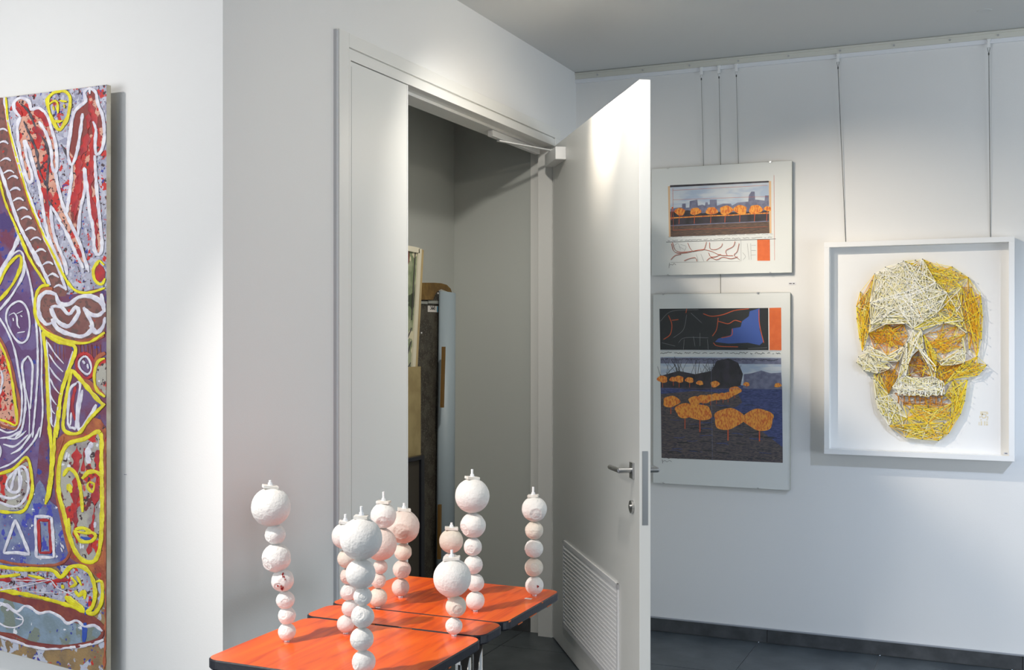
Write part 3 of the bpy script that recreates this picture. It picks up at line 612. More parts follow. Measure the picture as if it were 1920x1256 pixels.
# rust border, big mask
p.fill(G_rust, C((300,60),(545,0),(548,800),(520,790),(440,720),(380,690),(350,640),(300,400),(290,200)), 2.2)
p.stroke(PRU, C((330,50),(295,180),(292,330),(320,470),(355,560),(362,650),(300,710),(120,712),(-10,690)), 5, lay=3)
p.fill(G_face, C((520,35),(440,65),(355,95),(315,180),(310,330),(335,440),(370,580),(420,675),(490,688),(522,600),(528,400),(525,200)), 4)
p.stroke(PR_, C((400,100),(395,250),(390,420),(400,600)), 9, lay=4.6, rough=0.9); p.stroke(PR_, C((510,120),(500,300),(480,520),(460,660)), 8, lay=4.6, rough=0.9); p.stroke(PR_, C((440,110),(430,230)), 6, lay=4.6, rough=0.9)
p.stroke(PWH, C((480,80),(455,130),(462,190)), 11, lay=4.8, rough=0.8); p.stroke(PWH, C((350,130),(340,170)), 5, lay=4.8); p.stroke(PWH, C((495,490),(490,520)), 7, lay=4.8)
p.stroke(PY, C((520,32),(440,62),(352,92),(312,180),(306,330),(332,440),(365,580),(420,680),(490,692),(522,600),(530,400),(526,200)), 8, closed=True, lay=6)
p.stroke(PY, C((358,470),(362,550),(390,640)), 6, lay=6)
p.stroke(PY, C((330,255),(355,218),(390,235),(415,300),(425,370),(430,440)), 7, lay=6.5); p.stroke(PY, C((428,268),(460,235),(500,232),(525,255)), 9, lay=6.5)
p.stroke(PY, C((355,295),(372,340)), 10, lay=6.5); p.stroke(PY, C((462,285),(455,310),(480,335),(490,295),(465,285)), 6, lay=6.5)
p.stroke(PY, C((392,532),(430,522),(460,535),(498,562),(470,592),(420,590),(400,560)), 7, closed=True, lay=6.5)
p.stroke(PY, C((400,540),(440,548),(490,545)), 5, lay=6.5); p.stroke(PB, C((420,568),(450,578),(475,575)), 6, lay=5)
# reclining yellow line figure
p.fill(G_lilac, C((-20,725),(140,735),(270,745),(320,775),(380,730),(440,735),(485,800),(490,890),(450,945),(350,925),(200,870),(-20,835)), 3)
p.stroke(PR_, C((-10,790),(120,790),(260,795),(360,790)), 7, lay=3.6, rough=0.9)
p.stroke(PY, C((-10,720),(120,735),(265,738),(318,775),(370,722),(440,728),(485,795),(492,890),(455,952),(370,925),(200,878),(-10,840)), 7.5, lay=6)
p.stroke(PY, C((500,800),(528,800),(528,900),(490,962),(440,955)), 7, lay=6); p.stroke(PY, C((340,875),(380,905),(440,950)), 12, lay=6)
for q_, wd in ((((150,765),(190,775),(235,785)), 6), (((-10,775),(60,768),(110,762)), 6), (((325,815),(330,835)), 7), (((370,775),(395,810),(365,828)), 6), (((400,770),(425,820)), 5), (((390,845),(410,870),(440,850),(440,890)), 8)): p.stroke(PY, C(*q_), wd, lay=6.5)
p.stroke(PWH, C((-10,845),(120,822),(262,790),(255,778)), 2.2, lay=6.8); p.stroke(PWH, C((60,790),(180,792),(262,790),(300,830),(380,868)), 2.0, lay=6.8); p.stroke(PWH, C((150,850),(300,858),(400,850)), 1.4, lay=6.8)
# fish
p.fill(PM, C((-20,862),(120,880),(230,898),(350,930),(470,968),(535,1020),(540,1060),(520,1100),(420,1125),(300,1135),(150,1115),(60,1075),(-20,1060)), 4)
p.fill(G_fish, C((-20,890),(60,900),(150,925),(200,955),(270,960),(340,1000),(430,1020),(520,1045),(505,1090),(400,1118),(300,1124),(160,1105),(80,1068),(-20,1040)), 5)
p.stroke(PWH, C((-10,905),(40,925),(90,955),(130,925),(165,935),(205,962),(260,955),(320,985),(350,1015),(400,1000),(440,1030),(490,1025),(532,1055)), 5.5, lay=6)
p.stroke(PWH, C((-10,930),(40,915),(80,955),(120,985),(118,1015),(80,1035),(30,1030),(-10,1005)), 3, lay=6); p.stroke(PWH, C((40,940),(45,950)), 8, lay=6); p.stroke(PWH, C((85,988),(118,995)), 3, lay=6)
p.stroke(PB, C((442,1010),(440,1060),(436,1110)), 9, lay=6); p.stroke(PB, C((446,930),(444,970)), 6, lay=6)
p.stroke(PM, C((-10,1065),(60,1085),(120,1115),(300,1140),(430,1130),(520,1095),(540,1050)), 6, lay=5.5)
p.stroke(PWH, C((-10,1078),(60,1100),(100,1112),(150,1128),(250,1145),(400,1135),(480,1118),(540,1098)), 6, lay=6)
p.stroke(PRU, C((540,30),(545,400),(546,800),(548,1000),(540,1250)), 5, lay=3, rough=0.6)
names = {PY: 'yellow_strokes', PWH: 'white_strokes', PM: 'maroon_strokes', PR_: 'red_strokes', PRU: 'orange_brown_strokes', PB: 'blue_strokes', PDK: 'charcoal_strokes'}
xn_ = pw((-129, 600)).x; a_, b2_ = pw((0, 183)), pw((200, 158.4)); xa_, za_, xb2_, zb2_ = a_.x, a_.z, b2_.x, b2_.z
for m_, b_ in p.b.items():
    nm = names.get(m_, m_.name.replace('_ground', '_paint_field'))
    # keep everything left of the panel edge on the panel
    me = put(nm, b_, m_, pt, smooth=False, kind='stuff', label=nm.replace('_', ' ')+' of thick paint' if m_ in names else None)
    xm = pw((200, 600)).x-0.0005
    for v in me.data.vertices:
        v.co.x = max(min(v.co.x, xm), xn_); k_ = (v.co.x-xa_)/(xb2_-xa_); v.co.z = min(v.co.z, za_+(zb2_-za_)*k_-0.0006)
rebase(pt)

# ------------------------------------------------------------------ prints behind glass
def glass():
    m = bpy.data.materials.new('picture_glass'); m.use_nodes = True; nt = m.node_tree; nt.nodes.clear()
    o = nt.nodes.new('ShaderNodeOutputMaterial'); mx = nt.nodes.new('ShaderNodeMixShader'); t = nt.nodes.new('ShaderNodeBsdfTransparent'); g_ = nt.nodes.new('ShaderNodeBsdfGlossy')
    f = nt.nodes.new('ShaderNodeFresnel'); f.inputs[0].default_value = 1.45; g_.inputs['Roughness'].default_value = 0.01
    t.inputs[0].default_value = (0.99, 0.995, 0.99, 1)
    ge = nt.nodes.new('ShaderNodeNewGeometry'); ml = nt.nodes.new('ShaderNodeMath'); ml.operation = 'SUBTRACT'; ml.inputs[0].default_value = 1.0; mu = nt.nodes.new('ShaderNodeMath'); mu.operation = 'MULTIPLY'
    nt.links.new(ge.outputs['Backfacing'], ml.inputs[1]); nt.links.new(f.outputs[0], mu.inputs[0]); nt.links.new(ml.outputs[0], mu.inputs[1])
    nt.links.new(mu.outputs[0], mx.inputs[0]); nt.links.new(t.outputs[0], mx.inputs[1]); nt.links.new(g_.outputs[0], mx.inputs[2]); nt.links.new(mx.outputs[0], o.inputs[0]); return m
M_glass = glass()
M_paper = mat('print_paper', (0.80, 0.80, 0.79, 1), 0.6)
M_gedge = mat('glass_edge', rgb(176, 180, 168), 0.3)
M_ink = mat('ink', rgb(60, 56, 58), 0.7); M_inkl = mat('pencil', rgb(150, 150, 152), 0.8); M_or = mat('orange_swatch', rgb(232, 112, 48), 0.6, col2=rgb(224, 102, 40), scale=60)
M_or2 = mat('orange_crown', rgb(248, 166, 58), 0.6, col2=rgb(216, 96, 28), scale=70, lo=0.45, hi=0.6, stretch=(3, 1, 1)); M_or3 = mat('dark_orange', rgb(206, 86, 40), 0.6)
M_sky = mat('print_sky', rgb(178, 192, 214), 0.6, col2=rgb(212, 216, 224), scale=9, stretch=(1, 1, 4)); M_gnd = mat('print_ground', rgb(74, 58, 54), 0.6, col2=rgb(112, 84, 66), scale=60, stretch=(1, 1, 7))
M_dusk = mat('print_dusk', rgb(58, 50, 62), 0.6, col2=rgb(34, 28, 36), scale=30); M_haze = mat('print_haze', rgb(128, 130, 156), 0.6, col2=rgb(104, 104, 132), scale=40)
M_blk = mat('print_black', rgb(28, 30, 34), 0.5); M_lake = mat('print_lake', rgb(62, 92, 172), 0.5); M_sea = mat('print_sea', rgb(44, 54, 106), 0.6, col2=rgb(76, 86, 140), scale=70, stretch=(1, 1, 5)); M_path = mat('print_path', rgb(58, 54, 66), 0.6, col2=rgb(104, 90, 88), scale=70, stretch=(1, 1, 6))
M_cream = mat('print_cream', rgb(232, 190, 146), 0.6)
class Flat:
    """flat printed shapes on a sheet lying in the plane y = Y; parts per colour"""
    def __init__(s, Y, root): s.Y, s.root, s.b, s.k = Y, root, {}, 0
    def P(s, q_): return on_y(q_[0], q_[1], s.Y)
    def poly(s, m, pts, smooth=False):
        if smooth: pts = catmull(pts, 3, True)[:-1]
        s.k += 1; bm = s.b.setdefault(m, B()); off = 0.0001+0.000012*s.k
        vs = [bm.verts.new(s.P(q_)+Vector((0, -off, 0))) for q_ in pts]
        for t_ in tessellate_polygon([[Vector((v.co.x, v.co.z, 0)) for v in vs]]):
            try: bm.faces.new([vs[k] for k in t_])
            except ValueError: pass
    def line(s, m, pts, wd=1.0, smooth=True):
        s.k += 1; bm = s.b.setdefault(m, B()); off = 0.0001+0.000012*s.k
        c = catmull(pts, 2.5) if smooth and len(pts) > 2 else [Vector(q_) for q_ in pts]; prev = None; n = len(c)
        for i, q_ in enumerate(c):
            t = (c[min(i+1, n-1)]-c[max(i-1, 0)]); t = t.normalized() if t.length > 1e-6 else Vector((1, 0)); k = Vector((-t.y, t.x))*wd/2
            r = [bm.verts.new(s.P(q_+e)+Vector((0, -off, 0))) for e in (k, -k)]
            if prev: bm.faces.new((prev[0], prev[1], r[1], r[0]))
            prev = r
    def done(s, names):
        for m, b_ in s.b.items(): put(names.get(m, m.name), b_, m, s.root, kind='stuff')
def tree(fp, x, y, h, r, lean=0):
    """rounded autumn tree: crown and thin stem"""
    fp.line(M_or3, [(x, y), (x+lean*0.3, y-h*0.5), (x+lean, y-h)], max(1.0, r*0.09), True)
    pts = [(x+lean+r*1.05*math.cos(a)*(1+0.16*math.sin(3*a+x)), y-h+r*0.72*math.sin(a)*(1+0.12*math.cos(2*a+x))) for a in [2*math.pi*k/14 for k in range(14)]]
    fp.poly(M_or2, pts, True)
def print_(name, c, label, thick, hx):
    """c = glass corners tl, tr, br, bl in pixels; returns the root and a Flat for the sheet"""
    yb = YB-0.022; tl, tr_, br, bl = [on_y(*q_, yb) for q_ in c]
    x0, x1 = (tl.x+bl.x)/2, (tr_.x+br.x)/2; z1, z0 = (tl.z+tr_.z)/2, (bl.z+br.z)/2
    root = thing(name, ((x0+x1)/2, YB, z0), label, 'framed print')
    boxo('backing_board', x0+0.002, x1-0.002, yb+0.0005, YB-0.004, z0+0.002, z1-0.002, mat('hardboard', rgb(140, 138, 120), 0.8), root)
    boxo('sheet', x0+0.001, x1-0.001, yb-0.0006, yb+0.0004, z0+0.001, z1-0.001, M_paper, root)
    bm = B(); box(bm, x0, x1, yb-0.0042, yb-0.0022, z0, z1); g_ = put('glass_pane', bm, [M_glass, M_gedge], root)
    for f in g_.data.polygons:
        if abs(f.normal.y) < 0.5: f.material_index = 1
    for x in hx:
        for zz, s_ in ((z1, 1), (z0, -1)):
            bm = B(); box(bm, x-0.004, x+0.004, yb-0.0055, YB-0.006, zz-0.0015 if s_ < 0 else zz+0.0002, zz-0.0002 if s_ < 0 else zz+0.0015); box(bm, x-0.004, x+0.004, yb-0.0056, yb-0.0044, zz-0.006 if s_ > 0 else zz, zz if s_ > 0 else zz+0.006)
            put('clip', bm, M_steel, root)
    return root, Flat(yb-0.0006, root)
NM = {M_sky: 'printed_sky', M_gnd: 'printed_ground', M_or2: 'printed_tree_crowns', M_or3: 'printed_tree_stems', M_or: 'orange_swatch', M_dusk: 'printed_hedge', M_haze: 'printed_skyline', M_ink: 'ink_lines', M_inkl: 'pencil_lines', M_blk: 'black_panel', M_lake: 'printed_lake', M_sea: 'printed_water', M_path: 'printed_path', M_cream: 'cream_border', M_paper: 'pale_lines'}
def D(*c): return [(x/5.233+1210, y/5.233+290) for x, y in c]
def E(*c): return [(x/3.2205+1210, y/3.2205+540) for x, y in c]
r1, f1 = print_('clip_frame_print', [(1220, 316.5), (1484.5, 301), (1486, 511), (1223.5, 517)], 'upper clip-framed print, wide picture above line drawing and small orange square', 0, (on_y(1255, 315, YB).x, on_y(1446, 303, YB).x))
def quad(f, m, pts): f.poly(m, pts)
quad(f1, M_cream, D((222,310),(245,308),(248,806),(232,808))); quad(f1, M_cream, D((1212,260),(1234,258),(1238,770),(1218,772)))
quad(f1, M_sky, D((242,318),(1212,272),(1216,560),(244,590)))
quad(f1, M_dusk, D((242,300),(1212,256),(1212,272),(242,320)))
f1.poly(M_haze, D((244,600),(246,530),(300,520),(360,515),(362,480),(395,478),(398,520),(432,518),(436,455),(510,440),(516,500),(560,490),(585,500),(590,468),(612,466),(614,490),(632,488),(632,442),(700,440),(702,500),(760,480),(840,480),(850,500),(905,470),(960,465),(1010,460),(1015,400),(1040,362),(1072,362),(1078,440),(1170,450),(1175,400),(1212,400),(1214,600)))
f1.poly(M_dusk, D((244,560),(300,555),(420,545),(560,575),(700,560),(840,565),(960,560),(1090,560),(1214,545),(1216,650),(900,668),(246,700)))
quad(f1, M_gnd, D((246,700),(1216,655),(1218,770),(248,806)))
f1.line(M_haze, D((246,696),(700,675),(1216,652)), 1.6)
f1.line(M_or2, D((246,622),(420,612),(640,600),(830,594),(1000,582),(1214,572)), 2.0)
for x, y, r in ((255,640,10),(330,680,52),(480,675,54),(640,670,58),(780,665,64),(925,660,66),(1070,655,66),(1190,650,36)):
    tree(f1, x/5.233+1210, y/5.233+290, 120/5.233, r/5.233*0.95, 2)
for y in (345, 438, 735): f1.line(M_or3, D((270,y+5),(1200,y-45 if y < 400 else y-28)), 0.5)
for x in (270, 1262): f1.line(M_or3, D((x,330 if x < 400 else 200),(x+6,745 if x < 400 else 1035)), 0.6)
f1.line(M_ink, D((205,858),(1280,826)), 0.9); f1.line(M_inkl, D((250,1056),(930,1046)), 0.5); f1.line(M_inkl, D((938,840),(940,1046)), 0.5)
for sx, x0_, x1_, yy, st in ((M_ink, 222, 1250, 846, 14), (M_inkl, 222, 1250, 812, 13)):
    rs = random.Random(int(yy)); x = x0_                      # cursive line of loops, no letters
    pts = []
    while x < x1_:
        base = yy-(x-222)*0.033; pts.append((x, base+rs.uniform(-7, 3))); x += st*rs.uniform(0.4, 0.8)
        if rs.random() < 0.16 and len(pts) > 2: f1.line(sx, D(*pts), 0.6); pts = []; x += 12
    if len(pts) > 2: f1.line(sx, D(*pts), 0.6)
rs = random.Random(3)
for q_ in (((255,870),(275,940),(320,965),(400,962),(470,945),(560,930),(640,945),(740,985),(860,990)), ((265,860),(290,930),(340,955),(430,950),(560,935)), ((415,865),(440,920),(470,950)), ((600,855),(580,920),(560,935)), ((630,860),(635,920),(690,930),(745,900),(755,870)), ((250,1030),(290,990),(350,975)), ((380,1040),(430,1020),(490,1010),(505,1045)), ((600,1040),(640,1010),(700,1030),(760,1005),(840,1020),(905,1000)), ((880,850),(860,900),(790,940),(800,985)), ((920,870),(900,950),(870,985),(925,1030)), ((620,960),(640,1000),(690,1000),(740,975))):
    f1.line(M_or3, D(*q_), 0.8); f1.line(M_ink, D(*[(a+5, b+5) for a, b in q_]), 0.5)
for q_ in (((275,900),(320,870),(345,930)), ((345,880),(400,900),(380,950)), ((330,900),(380,930)), ((500,980),(520,1045)), ((545,975),(575,1045)), ((1000,870),(1020,1030)), ((1035,870),(1038,1030)), ((955,960),(985,1000),(960,1030)), ((1040,890),(1085,888)), ((1040,940),(1085,938)), ((1040,985),(1085,983))): f1.line(M_inkl, D(*q_), 0.5)
quad(f1, M_or, D((1098,834),(1222,832),(1224,1040),(1100,1040)))
f1.line(M_ink, D((238,1060),(232,1112)), 0.6); f1.line(M_ink, D((238,1085),(255,1075),(268,1085),(282,1065),(300,1082)), 0.5)
f1.done(NM); rebase(r1)

r2, f2 = print_('clip_frame_print', [(1222, 551), (1480, 548), (1484, 920), (1227, 905)], 'lower clip-framed print, tall sheet with black strip over dark blue picture', 0, (on_y(1246, 550, YB).x, on_y(1423, 548, YB).x))
quad(f2, M_blk, E((85,125),(742,120),(744,375),(90,373)))
f2.poly(M_lake, E((690,122),(630,140),(625,170),(585,200),(575,235),(522,245),(515,285),(440,305),(420,325),(500,335),(620,330),(690,345),(712,325),(690,250)), False)
quad(f2, M_or, E((748,120),(820,118),(822,376),(750,375)))
for q_ in (((350,155),(400,170),(470,160),(540,135),(625,125)), ((440,200),(500,215),(540,195),(580,205)), ((405,290),(430,250),(440,180)), ((410,330),(440,350),(560,355)), ((460,300),(520,285),(525,245)), ((110,310),(150,280),(160,220),(140,165)), ((160,195),(200,190)), ((685,130),(690,220),(715,330)), ((250,125),(245,150))): f2.line(M_or3, E(*q_), 1.5)
for q_ in (((90,200),(160,140),(320,130)), ((170,300),(230,250),(250,160)), ((290,290),(300,350)), ((200,330),(240,300),(380,300)), ((230,370),(235,310)), ((380,370),(375,310)), ((330,270),(330,350)), ((100,330),(180,350)), ((275,150),(340,210)), ((620,365),(735,360))): f2.line(M_inkl, E(*q_), 0.5)
f2.line(M_sea, E((90,378),(820,380)), 0.6)
quad(f2, M_sky, E((90,415),(820,418),(826,640),(94,590)))
quad(f2, M_sea, E((92,560),(826,600),(830,1055),(98,1025)))
f2.poly(M_path, E((94,640),(300,620),(560,640),(585,690),(520,740),(620,800),(828,960),(830,1055),(98,1025)), False)
f2.poly(M_haze, E((590,605),(595,520),(640,515),(700,498),(760,515),(820,510),(826,610)), False)
quad(f2, M_haze, E((92,420),(820,424),(820,460),(92,455)))
f2.poly(M_dusk, E((92,600),(94,530),(200,500),(300,520),(400,500),(430,440),(500,425),(560,450),(590,520),(575,590),(480,610),(300,615)), False)
rs = random.Random(11)
for k in range(60):
    x = rs.uniform(95, 560); y = rs.uniform(570, 610); l_ = rs.uniform(60, 170); f2.line(M_ink, E((x, y), (x+rs.uniform(-15, 15), y-l_*0.5), (x+rs.uniform(-45, 45), y-l_)), rs.uniform(0.4, 1.0))
for k in range(70):
    x = rs.uniform(100, 740); y = rs.uniform(700, 1010); f2.line(M_blk if k % 2 else M_sea, E((x, y), (x+40, y+rs.uniform(-4, 6)), (x+rs.uniform(60, 85), y+rs.uniform(-6, 10))), rs.uniform(0.5, 1.8))
for x, y, h, r in ((105,600,50,30),(170,590,40,22),(205,600,50,28),(268,600,45,24),(330,590,18,20),(420,600,20,26),(612,600,20,18),(800,600,14,20)): tree(f2, x/3.2205+1210, y/3.2205+540, h/3.2205, r/3.2205, 0)
for x, y, h, r in ((540,665,45,36),(500,690,42,28),(470,695,42,30),(430,700,44,30),(395,708,46,32),(350,720,50,38),(300,740,58,38),(155,760,75,48),(240,850,110,58),(330,870,120,72),(500,920,130,88),(690,925,130,88)): tree(f2, x/3.2205+1210, y/3.2205+540, h/3.2205, r/3.2205, 0)
f2.line(M_haze, E((398,420),(406,1040)), 0.6); f2.line(M_haze, E((92,603),(826,610)), 0.5)
for sx, x0_, x1_, yy in ((M_ink, 92, 820, 392), (M_blk, 95, 815, 432), (M_blk, 105, 820, 1026)):
    rs = random.Random(int(yy)+2); x = x0_; pts = []
    while x < x1_:
        pts.append((x, yy+rs.uniform(-6, 4)+(x-92)*0.004)); x += rs.uniform(4, 8)
        if rs.random() < 0.15 and len(pts) > 2: f2.line(sx, E(*pts), 0.8); pts = []; x += 8
    if len(pts) > 2: f2.line(sx, E(*pts), 0.8)
f2.line(M_ink, E((103,1035),(106,1058)), 0.7); f2.line(M_ink, E((106,1048),(120,1040),(132,1050),(145,1040),(160,1048)), 0.5)
f2.done(NM); rebase(r2)
# wall label beside the prints, tiny ones elsewhere
for (u, v, wpx, X, lab, ax) in ((1485, 531.5, 14, YB, 'tiny white wall label between the two clip-framed prints', 'y'), (235, 889.5, 7, YF, 'tiny white label on the near left wall beside the painted panel', 'y')):
    q_ = on_y(u, v, X-0.0006); z_ = (q_-CP).dot(AX); hw = wpx*z_/F/2; hh = hw*0.36
    l = thing('wall_label', (q_.x, X, q_.z), lab, 'label')
    bm = B(); box(bm, -hw, hw, -0.0012, -0.0001, -hh, hh); put('card', bm, mat('label_card', (0.72, 0.72, 0.74, 1), 0.5), l)
    bm = B(); box(bm, -hw*0.75, -hw*0.05, -0.0015, -0.0012, -hh*0.3, hh*0.3); box(bm, hw*0.2, hw*0.7, -0.0015, -0.0012, -hh*0.3, hh*0.3); put('print_lines', bm, M_ink, l, kind='stuff')

# ------------------------------------------------------------------ thread skull in a white box frame
yf = YB-0.075; ybk = YB-0.022
c_ = [on_y(*q_, yf) for q_ in ((1543, 453.5), (1902, 444), (1903, 866), (1547, 850.5))]
sx0, sx1, sz0, sz1 = (c_[0].x+c_[3].x)/2, (c_[1].x+c_[2].x)/2, (c_[2].z+c_[3].z)/2, (c_[0].z+c_[1].z)/2
sk_ = thing('thread_skull_picture', ((sx0+sx1)/2, YB, sz0), 'white box frame with a skull of yellow thread strung between nails', 'framed artwork')
M_frame = mat('frame_white', (0.84, 0.84, 0.83, 1), 0.4, bump=0.05)
fw = 0.024
for nm_, a in (('frame_rail', (sx0, sx1, sz1-fw, sz1)), ('frame_rail', (sx0, sx1, sz0, sz0+fw)), ('frame_stile', (sx0, sx0+fw, sz0+fw, sz1-fw)), ('frame_stile', (sx1-fw, sx1, sz0+fw, sz1-fw))):
    boxo(nm_, a[0], a[1], yf, YB-0.003, a[2], a[3], M_frame, sk_, bevel=0.001)
boxo('backing', sx0+fw, sx1-fw, ybk, YB-0.006, sz0+fw, sz1-fw, mat('backing_white', (0.84, 0.835, 0.82, 1), 0.7), sk_)
def G(*c): return [Vector((x/2.792+1540, y/2.792+440)) for x, y in c]
cols = {'w': rgb(255, 252, 240), 'c': rgb(252, 244, 206), 'p': rgb(244, 230, 132), 'y': rgb(246, 222, 50), 'a': rgb(244, 190, 20), 'o': rgb(226, 148, 16), 'b': rgb(160, 100, 20)}
tn = {'w': 'white_thread', 'c': 'cream_thread', 'p': 'pale_yellow_thread', 'y': 'yellow_thread', 'a': 'amber_thread', 'o': 'orange_thread', 'b': 'brown_thread'}
thr = {k: B() for k in cols}
REG = [
 ('aoyo', 0.012, 190, [(250,515),(340,470),(430,470),(452,530),(430,580),(345,632),(280,600)]),
 ('obb', 0.010, 90, [(250,515),(340,470),(430,470),(440,510),(330,520),(280,570)]),
 ('ayo', 0.012, 150, [(530,530),(640,464),(710,480),(755,520),(740,590),(640,660),(600,620),(560,590)]),
 ('bob', 0.010, 110, [(510,602),(560,640),(565,700),(575,740),(530,745),(460,740),(455,680),(475,640)]),
 ('oab', 0.012, 130, [(310,660),(405,660),(400,740),(370,800),(350,835),(300,800),(290,730)]),
 ('aoyb', 0.014, 150, [(560,640),(620,680),(750,672),(700,720),(650,760),(640,840),(600,780)]),
 ('oob', 0.010, 70, [(610,690),(700,672),(790,660),(740,700),(640,712)]),
 ('obw', 0.008, 45, [(385,830),(640,845),(700,840),(680,890),(560,905),(430,880)]),
 ('yaop', 0.022, 210, [(185,375),(185,440),(200,545),(215,610),(245,520),(260,470),(255,355),(280,205),(205,300)]),
 ('yaoa', 0.022, 300, [(770,225),(835,320),(845,430),(838,550),(815,638),(775,600),(770,510),(730,470),(730,370),(735,275)]),
 ('yap', 0.025, 240, [(430,138),(530,128),(570,148),(685,168),(770,225),(735,275),(660,305),(600,250),(530,275),(500,185)]),
 ('pyac', 0.028, 190, [(655,305),(735,275),(730,370),(745,445),(680,432),(610,405),(645,345)]),
 ('cccwpw', 0.034, 1250, [(280,205),(335,170),(430,138),(530,128),(600,250),(660,305),(645,345),(610,405),(535,455),(480,490),(430,430),(340,430),(260,470),(255,355)]),
 ('cwp', 0.030, 230, [(250,510),(258,440),(350,420),(470,440),(535,455),(480,495),(440,465),(340,466)]),
 ('pyc', 0.032, 190, [(480,495),(535,455),(610,405),(680,432),(745,450),(762,515),(700,472),(640,458),(527,500)]),
 ('wwcpy', 0.034, 260, [(480,498),(525,495),(535,600),(560,640),(600,690),(590,780),(562,680),(510,600),(465,640),(440,740),(400,760),(420,680),(450,560)]),
 ('wcpy', 0.030, 190, [(245,580),(215,610),(310,662),(405,662),(450,565),(430,585),(345,632),(280,600)]),
 ('cpcw', 0.026, 240, [(195,640),(245,620),(350,665),(360,700),(300,725),(225,710),(185,670)]),
 ('cwp', 0.030, 120, [(618,662),(725,600),(740,535),(757,620),(750,668),(690,682),(625,682)]),
 ('yapa', 0.026, 190, [(750,668),(815,638),(865,683),(845,710),(815,738),(690,752),(640,790),(700,715)]),
 ('ypa', 0.024, 110, [(535,520),(600,620),(640,662),(600,720),(560,640)]),
 ('wcpc', 0.032, 360, [(400,760),(440,740),(510,752),(580,742),(640,770),(648,835),(628,812),(606,845),(588,815),(562,850),(540,812),(520,848),(498,815),(480,845),(455,810),(438,842),(422,808),(408,838),(370,800)]),
 ('yap', 0.016, 190, [(430,890),(480,890),(640,900),(690,880),(680,960),(560,985),(450,960)]),
 ('cpwy', 0.024, 260, [(275,755),(350,835),(400,880),(450,960),(430,1010),(355,1000),(298,915),(285,860)]),
 ('yap', 0.024, 290, [(765,760),(690,765),(650,840),(690,880),(680,960),(640,1000),(613,1077),(665,1040),(728,940),(750,870)]),
 ('ycap', 0.026, 280, [(355,1000),(450,960),(560,985),(640,985),(665,1040),(613,1077),(528,1070),(440,1060)]),
 ('pcya', 0.018, 90, [(275,730),(300,720),(350,835),(290,850)]),
]
def inside(pt_, poly):
    x, y = pt_; c = False; n = len(poly)
    for i in range(n):
        a, b = poly[i], poly[(i+1) % n]
        if (a[1] > y) != (b[1] > y) and x < (b[0]-a[0])*(y-a[1])/(b[1]-a[1])+a[0]: c = not c
    return c
rs = random.Random(21)
nails = {}
def nail_at(q_, h):
    k = (round(q_[0]/9), round(q_[1]/9))
    if k in nails: nails[k][1] = max(nails[k][1], h)
    else: nails[k] = [q_, h]
    return k
def thread(bm, a, b, r):
    d = b-a
    if d.length < 0.004: return
    n_ = Vector((d.z, 0, -d.x)).normalized()*r; m_ = Vector((0, r*1.2, 0))
    vs = [[bm.verts.new(e+o_) for o_ in (n_-m_*0.5, -n_-m_*0.5, m_)] for e in (a, b)]
    for k in range(3): bm.faces.new((vs[0][k], vs[0][(k+1) % 3], vs[1][(k+1) % 3], vs[1][k]))
for cs_, h, cnt, poly in REG:
    pts = list(poly); xs_ = [q_[0] for q_ in poly]; ys_ = [q_[1] for q_ in poly]; want = len(poly)+max(3, int((max(xs_)-min(xs_))*(max(ys_)-min(ys_))/2600))
    for _ in range(900):
        if len(pts) >= want: break
        q_ = (rs.uniform(min(xs_), max(xs_)), rs.uniform(min(ys_), max(ys_)))
        if inside(q_, poly) and all((q_[0]-a[0])**2+(q_[1]-a[1])**2 > 800 for a in pts): pts.append(q_)
    for q_ in pts: nail_at(q_, h)
    polyg = G(*poly); done = 0; tries = 0
    def P3(q_, hh):
        g_ = G(q_)[0]; return on_y(g_.x, g_.y, ybk-hh)
    for i in range(len(poly)):          # outline first
        a, b = poly[i], poly[(i+1) % len(poly)]; k = cs_[0]
        for _ in range(2): thread(thr[k], P3(a, h*rs.uniform(0.9, 1)), P3(b, h*rs.uniform(0.9, 1)), 0.0010)
    cnt = int(cnt*(0.62 if h < 0.033 or cs_ == 'wwcpy' else 0.8))
    while done < cnt and tries < cnt*12:
        tries += 1; a, b = rs.sample(pts, 2)
        L_ = math.hypot(a[0]-b[0], a[1]-b[1])
        if L_ > 260 or L_ < 25: continue
        if not all(inside((a[0]+(b[0]-a[0])*t, a[1]+(b[1]-a[1])*t), poly) or (a in poly and b in poly and rs.random() < 0.12) for t in (0.2, 0.5, 0.8)): continue
        j = lambda q_: (q_[0]+rs.uniform(-2.2, 2.2), q_[1]+rs.uniform(-2.2, 2.2))
        fr_ = rs.uniform(0.45, 1.0); k = rs.choice(cs_)
        if fr_ < 0.6 and k in 'wcp': k = {'w': 'c', 'c': 'p', 'p': 'y'}[k]
        thread(thr[k], P3(j(a), h*fr_), P3(j(b), h*rs.uniform(max(0.4, fr_-0.12), min(1, fr_+0.12))), rs.uniform(0.0007, 0.0011)); done += 1
# longer, thicker strands on top: white over the pale planes, yellow and amber over the darker ones
for cs_, h, cnt, poly in REG:
    acc = ('wwc' if h > 0.032 else 'cwc') if cs_[0] in 'wc' else ('wyp' if cs_[0] == 'p' else ('yay' if h > 0.02 else 'ayo')); m_ = 0; tr_ = 0
    while m_ < max(12, cnt*0.08) and tr_ < 600:
        tr_ += 1; a, b = rs.sample(poly, 2) if rs.random() < 0.5 else (rs.choice(poly), (rs.choice(poly)[0]*0.5+rs.choice(poly)[0]*0.5, rs.choice(poly)[1]*0.5+rs.choice(poly)[1]*0.5))
        if not all(inside((a[0]+(b[0]-a[0])*t, a[1]+(b[1]-a[1])*t), poly) for t in (0.25, 0.5, 0.75)): continue
        thread(thr[rs.choice(acc)], P3(a, h*1.03), P3(b, h*1.0), 0.0010); m_ += 1
kk = [q_ for q_, h in nails.values()]
